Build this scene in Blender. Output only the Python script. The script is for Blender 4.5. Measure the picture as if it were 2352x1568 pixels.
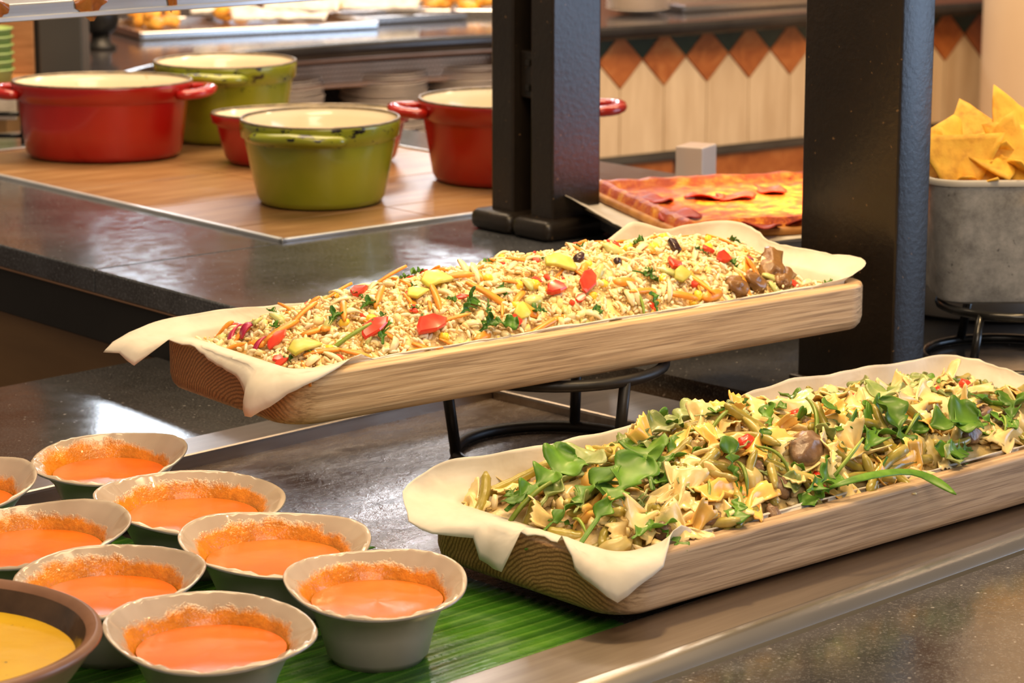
import bpy, bmesh, math, random
import numpy as np
from mathutils import Vector, Matrix, Euler, noise as mnoise

for o in list(bpy.data.objects): bpy.data.objects.remove(o)
S = bpy.context.scene
COL = S.collection
rnd = random.Random(7)
PI = math.pi
R = math.radians

# ------------------------------------------------------------------ camera
FPX, PITCH, CAMH = 6100.0, R(12.3), 0.64
cd = bpy.data.cameras.new('camera'); cam = bpy.data.objects.new('camera', cd); COL.objects.link(cam)
cd.sensor_width = 36.0; cd.lens = FPX / 2352 * 36.0; cd.clip_start = 0.05; cd.clip_end = 60
cam.location = (0, 0, CAMH); cam.rotation_euler = (PI/2 - PITCH, 0, 0)
cd.dof.use_dof = True; cd.dof.focus_distance = 2.22; cd.dof.aperture_fstop = 14.0
S.camera = cam

# ------------------------------------------------------------------ world, lamps, exposure
wd = bpy.data.worlds.new('world'); S.world = wd; wd.use_nodes = True
wb = wd.node_tree.nodes['Background']; wb.inputs[0].default_value = (1.0, 0.80, 0.60, 1); wb.inputs[1].default_value = 0.22
def area(name, loc, target, sx, sy, power, col, spread=180):
    l = bpy.data.lights.new(name, 'AREA'); l.shape = 'RECTANGLE'; l.size = sx; l.size_y = sy
    l.energy = power; l.color = col; l.spread = R(spread)
    o = bpy.data.objects.new(name, l); COL.objects.link(o); o.location = loc
    o.rotation_euler = (Vector(target) - Vector(loc)).to_track_quat('-Z', 'Y').to_euler()
    return o
def spotlamp(name, loc, target, power, col, ang, blend=0.6, rad=0.04):
    l = bpy.data.lights.new(name, 'SPOT'); l.energy = power; l.color = col; l.spot_size = R(ang); l.spot_blend = blend
    l.shadow_soft_size = rad
    o = bpy.data.objects.new(name, l); COL.objects.link(o); o.location = loc
    o.rotation_euler = (Vector(target) - Vector(loc)).to_track_quat('-Z', 'Y').to_euler()
    return o
WARM = (1.0, 0.70, 0.38)
area('buffet_ceiling_lamp', (0.0, 2.0, 1.9), (0.05, 2.3, 0), 1.3, 0.7, 28, WARM)
area('island_ceiling_lamp', (-0.2, 3.7, 2.0), (-0.2, 3.6, 0), 1.2, 0.8, 24, (1.0, 0.76, 0.50))
area('back_ceiling_lamp', (0.2, 4.4, 2.0), (0.2, 6.1, -0.1), 3.0, 0.6, 100, (1.0, 0.72, 0.44))
area('far_ceiling_lamp', (0.0, 6.6, 2.4), (0.0, 7.0, 0), 3.0, 1.0, 40, (1.0, 0.86, 0.70))
spotlamp('rice_heat_lamp', (0.20, 2.70, 0.95), (0.08, 2.42, 0.13), 18, (1.0, 0.64, 0.28), 70)
spotlamp('salad_heat_lamp', (0.42, 2.10, 0.95), (0.28, 2.2, 0.05), 13, (1.0, 0.70, 0.36), 75)
spotlamp('pizza_heat_lamp', (0.35, 3.15, 0.66), (0.32, 3.15, 0.12), 95, (1.0, 0.62, 0.20), 32, 1.0, 0.03)
area('window_daylight_right', (3.3, 2.9, 0.25), (0.4, 2.75, 0.25), 1.5, 2.0, 45, (0.50, 0.70, 1.0))
area('window_daylight_back', (-0.20, 8.2, 1.42), (0.0, 2.5, 0.0), 0.6, 0.20, 13, (0.92, 0.95, 1.0))
area('granite_streak_light', (-1.10, 7.6, 1.34), (-0.4, 2.5, 0.0), 0.24, 0.14, 4, (0.80, 0.90, 1.0))  # added light with no known window, placed to reflect as a streak on granite
area('window_daylight_high', (-0.02, 8.2, 2.15), (-0.1, 1.8, 0.0), 0.4, 0.30, 9, (0.95, 0.97, 1.0))
area('room_lamp_front', (0.9, -0.9, 2.3), (0.2, 2.4, 0.1), 1.8, 1.2, 34, (1.0, 0.84, 0.68))
spotlamp('chip_heat_lamp', (0.62, 2.70, 1.0), (0.60, 2.90, 0.25), 14, (1.0, 0.66, 0.30), 50)
S.view_settings.view_transform = 'Standard'; S.view_settings.look = 'None'
S.view_settings.exposure = 0.28; S.view_settings.gamma = 1.0; S.view_settings.use_curve_mapping = False

# ------------------------------------------------------------------ picking points of the place
_c, _s = math.cos(PITCH), math.sin(PITCH)
def ray(px, py):
    x, y = (px - 1176) / FPX, (py - 784) / FPX
    return Vector((x, _c - y * _s, -_s - y * _c))
def at(px, py, z):                      # point at height z
    d = ray(px, py); return Vector((0, 0, CAMH)) + d * ((z - CAMH) / d.z)
def aty(px, py, Y):                     # point at depth Y
    d = ray(px, py); return Vector((0, 0, CAMH)) + d * (Y / d.y)
def uvw(az, u, v, z=0.0):
    a = R(az); return Vector((u*math.sin(a) - v*math.cos(a), u*math.cos(a) + v*math.sin(a), z))
def to_uv(az, p):
    a = R(az); return (p.x*math.sin(a) + p.y*math.cos(a), -p.x*math.cos(a) + p.y*math.sin(a))
def rz(az): return R(90 - az)           # turns local x into the direction of azimuth az

# ------------------------------------------------------------------ materials
MATS = {}
def lin(c):
    return tuple(((x/255)/12.92 if x/255 <= .04045 else ((x/255+.055)/1.055)**2.4) for x in c)
class NT:
    def __init__(s, name):
        s.m = bpy.data.materials.new(name); s.m.use_nodes = True; s.t = s.m.node_tree
        s.b = s.t.nodes['Principled BSDF']; s.o = s.t.nodes['Material Output']; s.tc = None
        MATS[name] = s.m
    def n(s, typ, **kw):
        nd = s.t.nodes.new(typ)
        for k, v in kw.items(): setattr(nd, k, v)
        return nd
    def l(s, a, b): s.t.links.new(a, b)
    def coord(s, scale=(1,1,1), loc=(0,0,0), rot=(0,0,0), kind='Object'):
        if s.tc is None: s.tc = s.n('ShaderNodeTexCoord')
        mp = s.n('ShaderNodeMapping'); s.l(s.tc.outputs[kind], mp.inputs[0])
        mp.inputs['Scale'].default_value = scale; mp.inputs['Location'].default_value = loc; mp.inputs['Rotation'].default_value = rot
        return mp.outputs[0]
    def noise(s, scale, detail=3, rough=.55, vec=None, dist=0):
        nd = s.n('ShaderNodeTexNoise'); nd.inputs['Scale'].default_value = scale; nd.inputs['Detail'].default_value = detail
        nd.inputs['Roughness'].default_value = rough; nd.inputs['Distortion'].default_value = dist
        s.l(vec if vec is not None else s.coord(), nd.inputs['Vector']); return nd.outputs[0]
    def ramp(s, fac, stops, interp='LINEAR'):
        nd = s.n('ShaderNodeValToRGB'); cr = nd.color_ramp; cr.interpolation = interp
        while len(cr.elements) < len(stops): cr.elements.new(.5)
        for e, (p, c) in zip(cr.elements, stops): e.position = p; e.color = (*c, 1) if len(c) == 3 else c
        s.l(fac, nd.inputs[0]); return nd.outputs[0]
    def mix(s, fac, a, b, mode='MIX'):
        nd = s.n('ShaderNodeMix', data_type='RGBA', blend_type=mode)
        for sock, v in ((nd.inputs[0], fac), (nd.inputs[6], a), (nd.inputs[7], b)):
            if hasattr(v, 'is_output'): s.l(v, sock)
            elif isinstance(v, tuple): sock.default_value = (*v, 1)
            else: sock.default_value = v
        return nd.outputs[2]
    def math(s, op, a, b=0.0):
        nd = s.n('ShaderNodeMath', operation=op)
        for sock, v in ((nd.inputs[0], a), (nd.inputs[1], b)):
            if hasattr(v, 'is_output'): s.l(v, sock)
            else: sock.default_value = v
        return nd.outputs[0]
    def bump(s, h, strength=.3, dist=.002):
        nd = s.n('ShaderNodeBump'); nd.inputs['Strength'].default_value = strength; nd.inputs['Distance'].default_value = dist
        s.l(h, nd.inputs['Height']); s.l(nd.outputs[0], s.b.inputs['Normal'])
    def set(s, **kw):
        for k, v in kw.items():
            sock = s.b.inputs[k.replace('_', ' ')]
            if hasattr(v, 'is_output'): s.l(v, sock)
            elif isinstance(v, tuple): sock.default_value = (*v, 1) if len(v) == 3 and sock.type == 'RGBA' else v
            else: sock.default_value = v
        return s
def simple(name, stops, scale=20, rough=.5, metal=0, bump=None, stretch=(1,1,1), detail=3, perobj=0.0, **kw):
    """noise-mottled material; stops are colours from low to high"""
    t = NT(name); n = len(stops)
    if n == 1:
        stops = [tuple(min(1, c*.82) for c in stops[0]), tuple(min(1, c*1.12) for c in stops[0])]; n = 2
    fac = t.noise(scale, detail, vec=t.coord(stretch))
    colr = t.ramp(fac, [(.28 + .44*i/(n-1), c) for i, c in enumerate(stops)])
    if perobj:
        oi = t.n('ShaderNodeObjectInfo'); k = t.math('MULTIPLY_ADD', oi.outputs['Random'], perobj)
        k.node.inputs[2].default_value = 1 - perobj/2
        hs = t.n('ShaderNodeHueSaturation'); t.l(k, hs.inputs['Value']); t.l(colr, hs.inputs['Color']); colr = hs.outputs[0]
    t.set(Base_Color=colr, Roughness=rough, Metallic=metal)
    for k, v in kw.items(): t.set(**{k: v})
    if bump: t.bump(t.noise(bump[0], 4, vec=t.coord(stretch)), bump[1], bump[2] if len(bump) > 2 else .002)
    return t.m

simple('steel', [(.30,.25,.21),(.42,.36,.31)], 6, .30, 1, (60,.05,.001), (1,14,14))
simple('steel_smooth', [(.55,.52,.50),(.66,.63,.60)], 5, .22, 1)
simple('steel_brushed', [(.45,.46,.48),(.62,.63,.66)], 5, .36, .9, (120,.12,.001), (1,30,30))
simple('bright_lip', [(.8,.82,.85)], 5, .38, .9)
simple('black_iron', [(.012,.011,.010),(.025,.022,.02)], 40, .42, .3, (150,.25,.001))
simple('black_wire_gloss', [(.01,.01,.01),(.016,.015,.014)], 40, .2, .1)
simple('rubber_dark', [(.01,.009,.008)], 30, .7)
simple('enamel_cream', [(.80,.70,.50),(.86,.78,.60)], 8, .16, 0, Coat_Weight=.5)
simple('grey_rim_plastic', [(.42,.40,.37),(.47,.45,.42)], 30, .45)
simple('melamine_grey', [(.68,.57,.47),(.74,.63,.53)], 10, .4)
simple('newsprint', [(.55,.52,.48),(.85,.80,.74),(.90,.85,.80)], 40, .8, 0, None, (1,5,1))
simple('pastry', [(.65,.22,.02),(.95,.50,.06)], 40, .5, 0, (60,.4,.004), perobj=.4)
simple('green_cup', [(.24,.36,.10),(.34,.46,.16)], 12, .35)
simple('shelf_wood', [(.30,.13,.045),(.44,.21,.08)], 8, .5, 0, None, (2,14,14))
simple('beige_plaster', [(.60,.42,.26),(.70,.52,.34)], 3, .55)
simple('white_ceramic', [(.62,.58,.54),(.70,.66,.62)], 6, .25)
simple('floor_tile', [(.09,.05,.03),(.14,.08,.05)], 5, .5)
simple('cabinet_wood', [(.16,.085,.03),(.23,.125,.045)], 3, .5, 0, (30,.05,.001), (1,1,8))
simple('dark_wall_panel', [(.02,.018,.016),(.03,.028,.026)], 6, .5)
simple('caramel', [(.20,.055,.008),(.42,.14,.02)], 60, .18, 0, (60,.5,.003), Coat_Weight=.6)
simple('copper_strip', [(.50,.28,.16),(.6,.36,.22)], 10, .35, .6)

def granite(name, base, fleck, hi, rough=.14, flecks=420):
    t = NT(name)
    a = t.ramp(t.noise(9, 5, .7), [(.30, base), (.72, hi)])
    f = t.ramp(t.noise(flecks, 2, .8), [(.50, (0,0,0)), (.72, (1,1,1))])
    c = t.mix(f, a, fleck)
    sp = t.ramp(t.noise(190, 1, .5), [(.72, (0,0,0)), (.78, (1,1,1))])
    c = t.mix(sp, c, tuple(min(1, x*2.2) for x in fleck))
    rr = t.ramp(t.noise(40, 4, .7), [(.3, (rough*.7,)*3), (.7, (rough*1.5,)*3)])
    t.set(Base_Color=c, Roughness=rr, Specular_IOR_Level=.6)
    t.bump(t.noise(260, 2), .04, .001)
    return t.m
granite('granite_dark', (.022,.021,.021), (.13,.128,.13), (.060,.061,.067), .12)
granite('granite_island', (.032,.033,.037), (.17,.178,.195), (.098,.104,.118), .12, 300)
granite('granite_back', (.035,.030,.030), (.08,.07,.07), (.05,.045,.045), .12, 200)

t = NT('cold_plate')                    # wet, frosted steel sheet
fac = t.noise(7, 6, .75, t.coord((1,1.8,1)), 1.2)
c = t.ramp(fac, [(.30, (.12,.085,.065)), (.52, (.19,.15,.125)), (.66, (.30,.27,.26)), (.80, (.55,.53,.52))])
rr = t.ramp(t.noise(16, 5, .8, t.coord((1,2.2,1)), .8), [(.35, (.10,)*3), (.55, (.30,)*3), (.75, (.16,)*3)])
t.set(Base_Color=c, Roughness=rr, Metallic=.55); t.bump(t.noise(30, 6, .8), .35, .003)

def wood(name, dark, mid, light, endd, endl, seed=0.0):
    t = NT(name)
    v = t.coord((.22,1,1), (seed, -.075, .030))
    nz = t.n('ShaderNodeTexNoise'); nz.inputs['Scale'].default_value = 9; nz.inputs['Detail'].default_value = 3; t.l(v, nz.inputs['Vector'])
    add = t.n('ShaderNodeVectorMath', operation='MULTIPLY_ADD'); t.l(nz.outputs['Color'], add.inputs[0]); add.inputs[1].default_value = (.0,.028,.028); t.l(v, add.inputs[2])
    w = t.n('ShaderNodeTexWave', wave_type='RINGS', rings_direction='X'); w.inputs['Scale'].default_value = 88
    w.inputs['Distortion'].default_value = 2.2; w.inputs['Detail'].default_value = 2; w.inputs['Detail Scale'].default_value = 1.5
    t.l(add.outputs[0], w.inputs['Vector'])
    st = t.noise(1.0, 4, .65, t.coord((7,190,330), (seed,0,0)))
    pores = t.ramp(t.noise(1.0, 2, .6, t.coord((9,220,360))), [(.53, (0,0,0)), (.63, (1,1,1))])
    side = t.ramp(st, [(.30, dark), (.47, mid), (.66, light)])
    side = t.mix(t.math('MULTIPLY', w.outputs[0], .20), side, mid)
    side = t.mix(t.math('MULTIPLY', pores, .75), side, dark)
    broad = t.noise(3.2, 3, .6, t.coord((1.0,4,9)))
    side = t.mix(t.math('MULTIPLY', broad, .30), side, mid)
    fine = t.noise(1.0, 2, .6, t.coord((300,500,500)))
    end = t.ramp(w.outputs[0], [(.0, endd), (.75, endl)])
    end = t.mix(t.math('MULTIPLY', t.ramp(fine, [(.45, (0,0,0)), (.62, (1,1,1))]), .45), end, endd)
    if t.tc is None: t.coord()
    sx = t.n('ShaderNodeSeparateXYZ'); t.l(t.tc.outputs['Normal'], sx.inputs[0])
    e = t.ramp(t.math('ABSOLUTE', sx.outputs[0]), [(.50, (0,0,0)), (.93, (1,1,1))])
    c = t.mix(e, side, end)
    t.set(Base_Color=c, Roughness=.55); t.bump(st, .35, .0015)
    return t.m
wood('oak_upper', (.26,.16,.08), (.52,.35,.19), (.72,.54,.33), (.16,.075,.024), (.38,.20,.075), 1.3)
wood('oak_lower', (.22,.14,.08), (.45,.31,.19), (.62,.46,.30), (.19,.09,.03), (.50,.28,.11), 4.1)

t = NT('baking_paper')
c = t.ramp(t.noise(30, 4), [(.3, (.80,.74,.64)), (.7, (.90,.86,.78))])
st = t.ramp(t.noise(16, 4, .7), [(.68, (0,0,0)), (.80, (1,1,1))])
c = t.mix(t.math('MULTIPLY', st, .35), c, (.62,.36,.12))
t.set(Base_Color=c, Roughness=.6); t.bump(t.noise(22, 3, .5, None, .6), .5, .006)
tr = t.n('ShaderNodeBsdfTranslucent'); t.l(c, tr.inputs[0]); mx = t.n('ShaderNodeMixShader'); mx.inputs[0].default_value = .30
t.l(t.b.outputs[0], mx.inputs[1]); t.l(tr.outputs[0], mx.inputs[2]); t.l(mx.outputs[0], t.o.inputs[0])

def leafmat(name, a, b, rough=.4, transl=.3, scale=60):
    t = NT(name)
    c = t.ramp(t.noise(scale, 3), [(.3, a), (.7, b)])
    oi = t.n('ShaderNodeObjectInfo'); k = t.math('MULTIPLY_ADD', oi.outputs['Random'], .5); k.node.inputs[2].default_value = .75
    hs = t.n('ShaderNodeHueSaturation'); t.l(k, hs.inputs['Value']); t.l(c, hs.inputs['Color']); c = hs.outputs[0]
    t.set(Base_Color=c, Roughness=rough)
    tr = t.n('ShaderNodeBsdfTranslucent'); t.l(c, tr.inputs[0]); mx = t.n('ShaderNodeMixShader'); mx.inputs[0].default_value = transl
    t.l(t.b.outputs[0], mx.inputs[1]); t.l(tr.outputs[0], mx.inputs[2]); t.l(mx.outputs[0], t.o.inputs[0])
leafmat('rocket_leaf', (.075,.21,.015), (.19,.39,.045))
leafmat('rocket_dressed', (.20,.30,.06), (.46,.50,.22), .3, .2, 90)
leafmat('parsley', (.04,.15,.01), (.12,.30,.03))
leafmat('stem_green', (.20,.32,.03), (.36,.46,.08), .35, .1)
leafmat('lettuce', (.62,.58,.07), (.84,.76,.20), .35, .15)

t = NT('banana_leaf')
c = t.ramp(t.noise(1, 3, .6, t.coord((2.5, 60, 1))), [(.3, (.016,.075,.007)), (.55, (.04,.15,.012)), (.75, (.09,.24,.022))])
wv = t.n('ShaderNodeTexWave', wave_type='BANDS', bands_direction='Y'); wv.inputs['Scale'].default_value = 26; wv.inputs['Distortion'].default_value = .6
t.l(t.coord(), wv.inputs['Vector'])
c = t.mix(t.math('MULTIPLY', t.ramp(wv.outputs[0], [(.80, (0,0,0)), (.97, (1,1,1))]), .30), c, (.16,.32,.05))
rr = t.ramp(t.noise(25, 4, .7), [(.35, (.13,)*3), (.65, (.36,)*3)])
t.set(Base_Color=c, Roughness=rr); t.bump(t.noise(220, 3), .25, .001)

# ------------------------------------------------------------------ mesh helpers
def link(o, parent=None):
    COL.objects.link(o)
    if parent is not None: o.parent = parent
    return o
def mo(name, vf, mat, parent=None, smooth=True, loc=None, rot=None, angle=None):
    me = bpy.data.meshes.new(name); me.from_pydata([tuple(v) for v in vf[0]], [], vf[1]); me.update()
    bm = bmesh.new(); bm.from_mesh(me); bmesh.ops.recalc_face_normals(bm, faces=bm.faces); bm.to_mesh(me); bm.free()
    if smooth:
        me.polygons.foreach_set('use_smooth', [True]*len(me.polygons))
        if angle: me.set_sharp_from_angle(angle=R(angle))
    if mat: me.materials.append(MATS[mat])
    o = bpy.data.objects.new(name, me); link(o, parent)
    if loc is not None: o.location = loc
    if rot is not None: o.rotation_euler = rot
    return o
def tag(o, label, cat, group=None, kind=None):
    if label: o['label'] = label
    if cat: o['category'] = cat
    if group: o['group'] = group
    if kind: o['kind'] = kind
    return o
def thing(name, label, cat, loc=(0,0,0), rotz=0.0, group=None):
    o = bpy.data.objects.new(name, None); o.empty_display_size = .02; COL.objects.link(o)
    o.location = loc; o.rotation_euler = (0, 0, rotz); return tag(o, label, cat, group)
def copy_thing(src, loc, rot, label=None, scale=None):
    c = src.copy(); COL.objects.link(c); c.location = loc; c.rotation_euler = rot
    if label: c['label'] = label
    if scale: c.scale = scale
    for ch in list(src.children):
        d = ch.copy(); COL.objects.link(d); d.parent = c
    return c
def box(x0, x1, y0, y1, z0, z1):
    v = [(x0,y0,z0),(x1,y0,z0),(x1,y1,z0),(x0,y1,z0),(x0,y0,z1),(x1,y0,z1),(x1,y1,z1),(x0,y1,z1)]
    return v, [(0,3,2,1),(4,5,6,7),(0,1,5,4),(1,2,6,5),(2,3,7,6),(3,0,4,7)]
def rbox(x0, x1, y0, y1, z0, z1, b=.003, seg=2):
    bm = bmesh.new(); vv, ff = box(x0,x1,y0,y1,z0,z1); vs = [bm.verts.new(v) for v in vv]
    for f in ff: bm.faces.new([vs[i] for i in f])
    bmesh.ops.bevel(bm, geom=bm.edges[:], offset=b, segments=seg, profile=.5, affect='EDGES')
    bm.verts.index_update(); r = ([v.co.copy() for v in bm.verts], [tuple(v.index for v in f.verts) for f in bm.faces]); bm.free(); return r
def join(*parts):
    V, F = [], []
    for v, f in parts:
        n = len(V); V += list(v); F += [tuple(i+n for i in q) for q in f]
    return V, F
def prism(poly, z0, z1):
    n = len(poly)
    v = [(p[0], p[1], z0) for p in poly] + [(p[0], p[1], z1) for p in poly]
    return v, [tuple(range(n))[::-1], tuple(range(n, 2*n))] + [(i, (i+1) % n, n+(i+1) % n, n+i) for i in range(n)]
def lathe(prof, n=40, sx=1., sy=1., cap0=False, cap1=False):
    V, F = [], []
    for r, z in prof:
        for k in range(n):
            a = 2*PI*k/n; V.append((r*sx*math.cos(a), r*sy*math.sin(a), z))
    for i in range(len(prof)-1):
        for k in range(n):
            k2 = (k+1) % n; F.append((i*n+k, i*n+k2, (i+1)*n+k2, (i+1)*n+k))
    if cap0: F.append(tuple(range(n))[::-1])
    if cap1: F.append(tuple(range((len(prof)-1)*n, len(prof)*n)))
    return V, F
def tube(path, r, n=8, closed=False, flat=1.0):
    P = [Vector(p) for p in path]; m = len(P); V, F = [], []
    up = Vector((0, 0, 1))
    rr = r if isinstance(r, (list, tuple)) else [r]*m
    for i in range(m):
        d = (P[(i+1) % m] - P[i-1]) if closed else (P[min(i+1, m-1)] - P[max(i-1, 0)])
        d.normalize(); a = d.cross(up)
        if a.length < 1e-3: a = d.cross(Vector((0,1,0)))
        a.normalize(); b = a.cross(d)
        for k in range(n):
            t = 2*PI*k/n; V.append(P[i] + a*math.cos(t)*rr[i] + b*math.sin(t)*rr[i]*flat)
    for i in range(m if closed else m-1):
        j = (i+1) % m
        for k in range(n):
            k2 = (k+1) % n; F.append((i*n+k, i*n+k2, j*n+k2, j*n+k))
    if not closed: F.append(tuple(range(n))[::-1]); F.append(tuple(range((m-1)*n, m*n)))
    return V, F
def grid(nu, nv, fn, closed_u=False):
    V = [fn(i/(nu if closed_u else nu-1), j/(nv-1)) for i in range(nu) for j in range(nv)]
    F = [(i*nv+j, ((i+1) % nu)*nv+j, ((i+1) % nu)*nv+j+1, i*nv+j+1) for i in range(nu if closed_u else nu-1) for j in range(nv-1)]
    return V, F
def shift(vf, d): return [Vector(v)+Vector(d) for v in vf[0]], vf[1]
def solid(o, th, off=0):
    m = o.modifiers.new('thickness', 'SOLIDIFY'); m.thickness = th; m.offset = off; return o
LT_S = .25
def lerp_table(tab, x):
    if x <= tab[0][0]: return tab[0][1]
    for (x0, y0), (x1, y1) in zip(tab, tab[1:]):
        if x <= x1:
            t = (x-x0)/(x1-x0); return y0+(y1-y0)*(t*t*(3-2*t)*LT_S + t*(1-LT_S))
    return tab[-1][1]
def nz(x, y, z=0.0): return mnoise.noise(Vector((x, y, z)))

# ================================================================== SETTING
ZF = -.95
f = mo('floor', box(-7, 7, -2, 10, ZF-.05, ZF), 'floor_tile', smooth=False); tag(f, 'dark brown tiled restaurant floor', None, kind='structure')
simple('brown_marble_wall', [(.30,.075,.02),(.42,.13,.04),(.36,.10,.03)], 3, .35)
w = mo('wall_back', box(-7, 7, 9.6, 9.75, ZF, 3.2), 'brown_marble_wall', smooth=False); tag(w, 'reddish brown polished wall far behind the back counter', None, kind='structure')

# ------------------------------------------------------------------ serving counter (azimuth 45) and island (azimuth 49.5)
AC, AI, ZI = 45.0, 49.5, .08
def C_(u, v): p = uvw(AC, u, v); return (p.x, p.y)
def I_(u, v): p = uvw(AI, u, v); return (p.x, p.y)
U0 = .55                                # left end of the serving counter, out of frame
UE, VB, VR0, VF = 1.895, 1.925, 1.305, 1.212   # well: right end, back, front inner, front outer edge
cut = [I_(1.556, 2.425), I_(1.556, 2.15), I_(2.56, 2.15), I_(3.4, 2.15)]
wt = thing('granite_worktop', 'speckled dark granite worktop around the sunken steel cold well', 'worktop', (0, 0, 0))
mo('top_slab', prism([C_(U0, 1.98), C_(UE+.10, 1.98), C_(UE+.16, 1.95), C_(UE+.18, 1.90), C_(UE+.18, VF), C_(3.6, VF)] + cut[::-1] + [C_(U0, 2.297)], -.035, 0), 'granite_dark', wt, smooth=False)
mo('front_slab', prism([C_(U0, .80), C_(3.6, .80), C_(3.6, VF-.008), C_(U0, VF-.008)], -.040, -.006), 'granite_dark', wt, smooth=False)
cb = mo('counter_base', prism([C_(U0, .86), C_(3.5, .86), I_(3.4, 2.13), I_(1.54, 2.13), I_(1.54, 2.34), C_(U0, 2.22)], ZF, -.042), 'cabinet_wood', smooth=False)
tag(cb, 'brown panelled base carrying the granite serving worktop', 'counter')
cw = thing('cold_well', 'wet frosted steel cold well sunk into the granite counter', 'cold well', uvw(AC, UE, VF, 0), rz(AC))
def cwb(name, u0, u1, v0, v1, z0, z1, mat, b=.003): return mo(name, rbox(u0-UE, u1-UE, v0-VF, v1-VF, z0, z1, b), mat, cw, angle=18)
cwb('cold_plate', U0, UE+.004, VR0-.01, VB+.01, -.016, -.010, 'cold_plate', .001)
cwb('back_rail', U0, UE+.10, VB, 1.979, -.03, .0035, 'steel', .003)
cwb('front_rail', U0, 3.6, VF+.022, VR0, -.03, .0005, 'steel', .004)
cwb('end_rail', UE, UE+.10, VR0, VB, -.03, .0005, 'steel', .003)
# rounded front lip that catches the daylight
mo('front_lip', grid(2, 9, lambda s, t: ((U0 + s*(3.6-U0)) - UE, .024 - .024*math.sin(t*PI/2), .0005 - .016*(1-math.cos(t*PI/2)))), 'steel_smooth', cw)
mo('well_gasket', box(U0-UE, 3.6-UE, -.006, .002, -.036, -.0075), 'rubber_dark', cw, smooth=False)

isl = thing('island_worktop', 'polished dark granite island worktop holding the casserole pots', 'worktop', (*I_(1.556, 2.15), ZI), rz(AI))
u0i, v0i = 1.556, 2.15
def ib(name, u0, u1, v0, v1, z0, z1, mat, b=.002, parent=isl): return mo(name, rbox(u0-u0i, u1-u0i, v0-v0i, v1-v0i, z0-ZI, z1-ZI, b), mat, parent, angle=18)
for q in ((1.556, 2.555, 2.15, 2.5485), (1.556, 1.8175, 2.5500, 3.62), (2.4235, 2.555, 2.5500, 3.62), (1.8190, 2.422, 3.438, 3.62)):
    ib('granite_slab', *q, ZI-.0272, ZI, 'granite_island')
ib('edge_strip', 1.5575, 2.55, 2.1515, 3.61, ZI-.0295, ZI-.0275, 'copper_strip', .0004)
ib('dark_apron', 1.562, 2.54, 2.156, 3.60, ZI-.085, ZI-.0297, 'rubber_dark')
ic = mo('island_cabinet', rbox(0, .96, 0, 1.42, ZF, ZI-.086, .003), 'cabinet_wood', loc=(*I_(1.575, 2.165), 0), rot=(0, 0, rz(AI)), angle=18)
tag(ic, 'brown wooden cabinet under the dark island worktop', 'cabinet')
# wood-look board let into the island, with a steel trim
t = NT('wood_look_tile')
c = t.ramp(t.noise(5, 5, .65, t.coord((1,7,1))), [(.28, (.20,.095,.034)), (.5, (.31,.165,.065)), (.74, (.42,.25,.115))])
t.set(Base_Color=c, Roughness=.34)
bd = thing('wood_look_board', 'brown wood-look board with steel trim under the casserole pots', 'board', (*I_(1.82, 2.552), ZI), rz(AI))
def bb(name, u0, u1, v0, v1, z1, mat, b=.001): return mo(name, rbox(u0-1.82, u1-1.82, v0-2.552, v1-2.552, -.02, z1, b), mat, bd, angle=18)
for v0_, v1_ in ((2.557,2.672),(2.674,2.862),(2.864,3.052),(3.054,3.242),(3.244,3.431)):
    bb('board_panel', 1.824, 2.070, v0_, v1_, .001, 'wood_look_tile'); bb('board_panel', 2.0715, 2.417, v0_, v1_, .001, 'wood_look_tile')
bb('steel_trim', 1.8185, 1.8265, 2.551, 3.436, .004, 'bright_lip'); bb('steel_trim', 1.8185, 2.4225, 2.551, 2.559, .004, 'bright_lip')
bb('steel_trim', 1.8185, 2.4225, 3.432, 3.4365, .004, 'bright_lip'); bb('steel_trim', 2.4180, 2.4225, 2.551, 3.436, .004, 'bright_lip')

# ------------------------------------------------------------------ posts
t = NT('post_paint')
c = t.ramp(t.noise(6, 5, .7), [(.3, (.010,.0075,.006)), (.7, (.022,.015,.010))])
sp = t.ramp(t.noise(170, 1, .4), [(.74, (0,0,0)), (.79, (1,1,1))])
c = t.mix(t.math('MULTIPLY', sp, .6), c, (.22,.13,.06))
t.set(Base_Color=c, Roughness=.34); t.bump(t.noise(140, 3), .30, .0015)
p0 = at(2046, 918, 0)
AP = 47
rp = thing('support_post', 'thick dark steel post rising behind the wooden trays beside the chip box', 'post', (p0.x, p0.y, 0), rz(AP))
mo('post_shaft', rbox(0, .054, 0, .128, .001, 1.6, .004, 3), 'post_paint', rp, angle=18)
mo('floor_flange', rbox(-.006, .060, -.004, .134, 0, .006, .002), 'post_paint', rp, angle=18)
q0 = uvw(AI, 2.070, 2.35, ZI)
cp = thing('slotted_post', 'black slotted steel post with a moulded foot on the island', 'post', (q0.x, q0.y, ZI), rz(AI))
mo('post_shaft', rbox(0, .078, 0, .040, .003, 1.5, .003), 'post_paint', cp, angle=18)
mo('post_shaft', rbox(0, .078, .073, .113, .003, 1.5, .003), 'post_paint', cp, angle=18)
mo('slot_web', box(.040, .078, .039, .074, .003, 1.5), 'rubber_dark', cp, smooth=False)
sb_ = mo('slot_bracket', rbox(.012, .042, .041, .072, .165, .222, .002), 'post_paint', cp, angle=18)
for zz in (.178, .208): mo('bolt', shift(rbox(-.003, .001, -.004, .004, -.004, .004, .0012), (.0115, .0565, zz)), 'black_iron', sb_, angle=18)
for (x0, x1, y0, y1) in [(-.018,.090,-.012,.058),(-.018,.090,.060,.136)]:
    mo('foot_moulding', rbox(x0, x1, y0, y1, 0, .026, .011, 4), 'post_paint', cp, angle=70)

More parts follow.
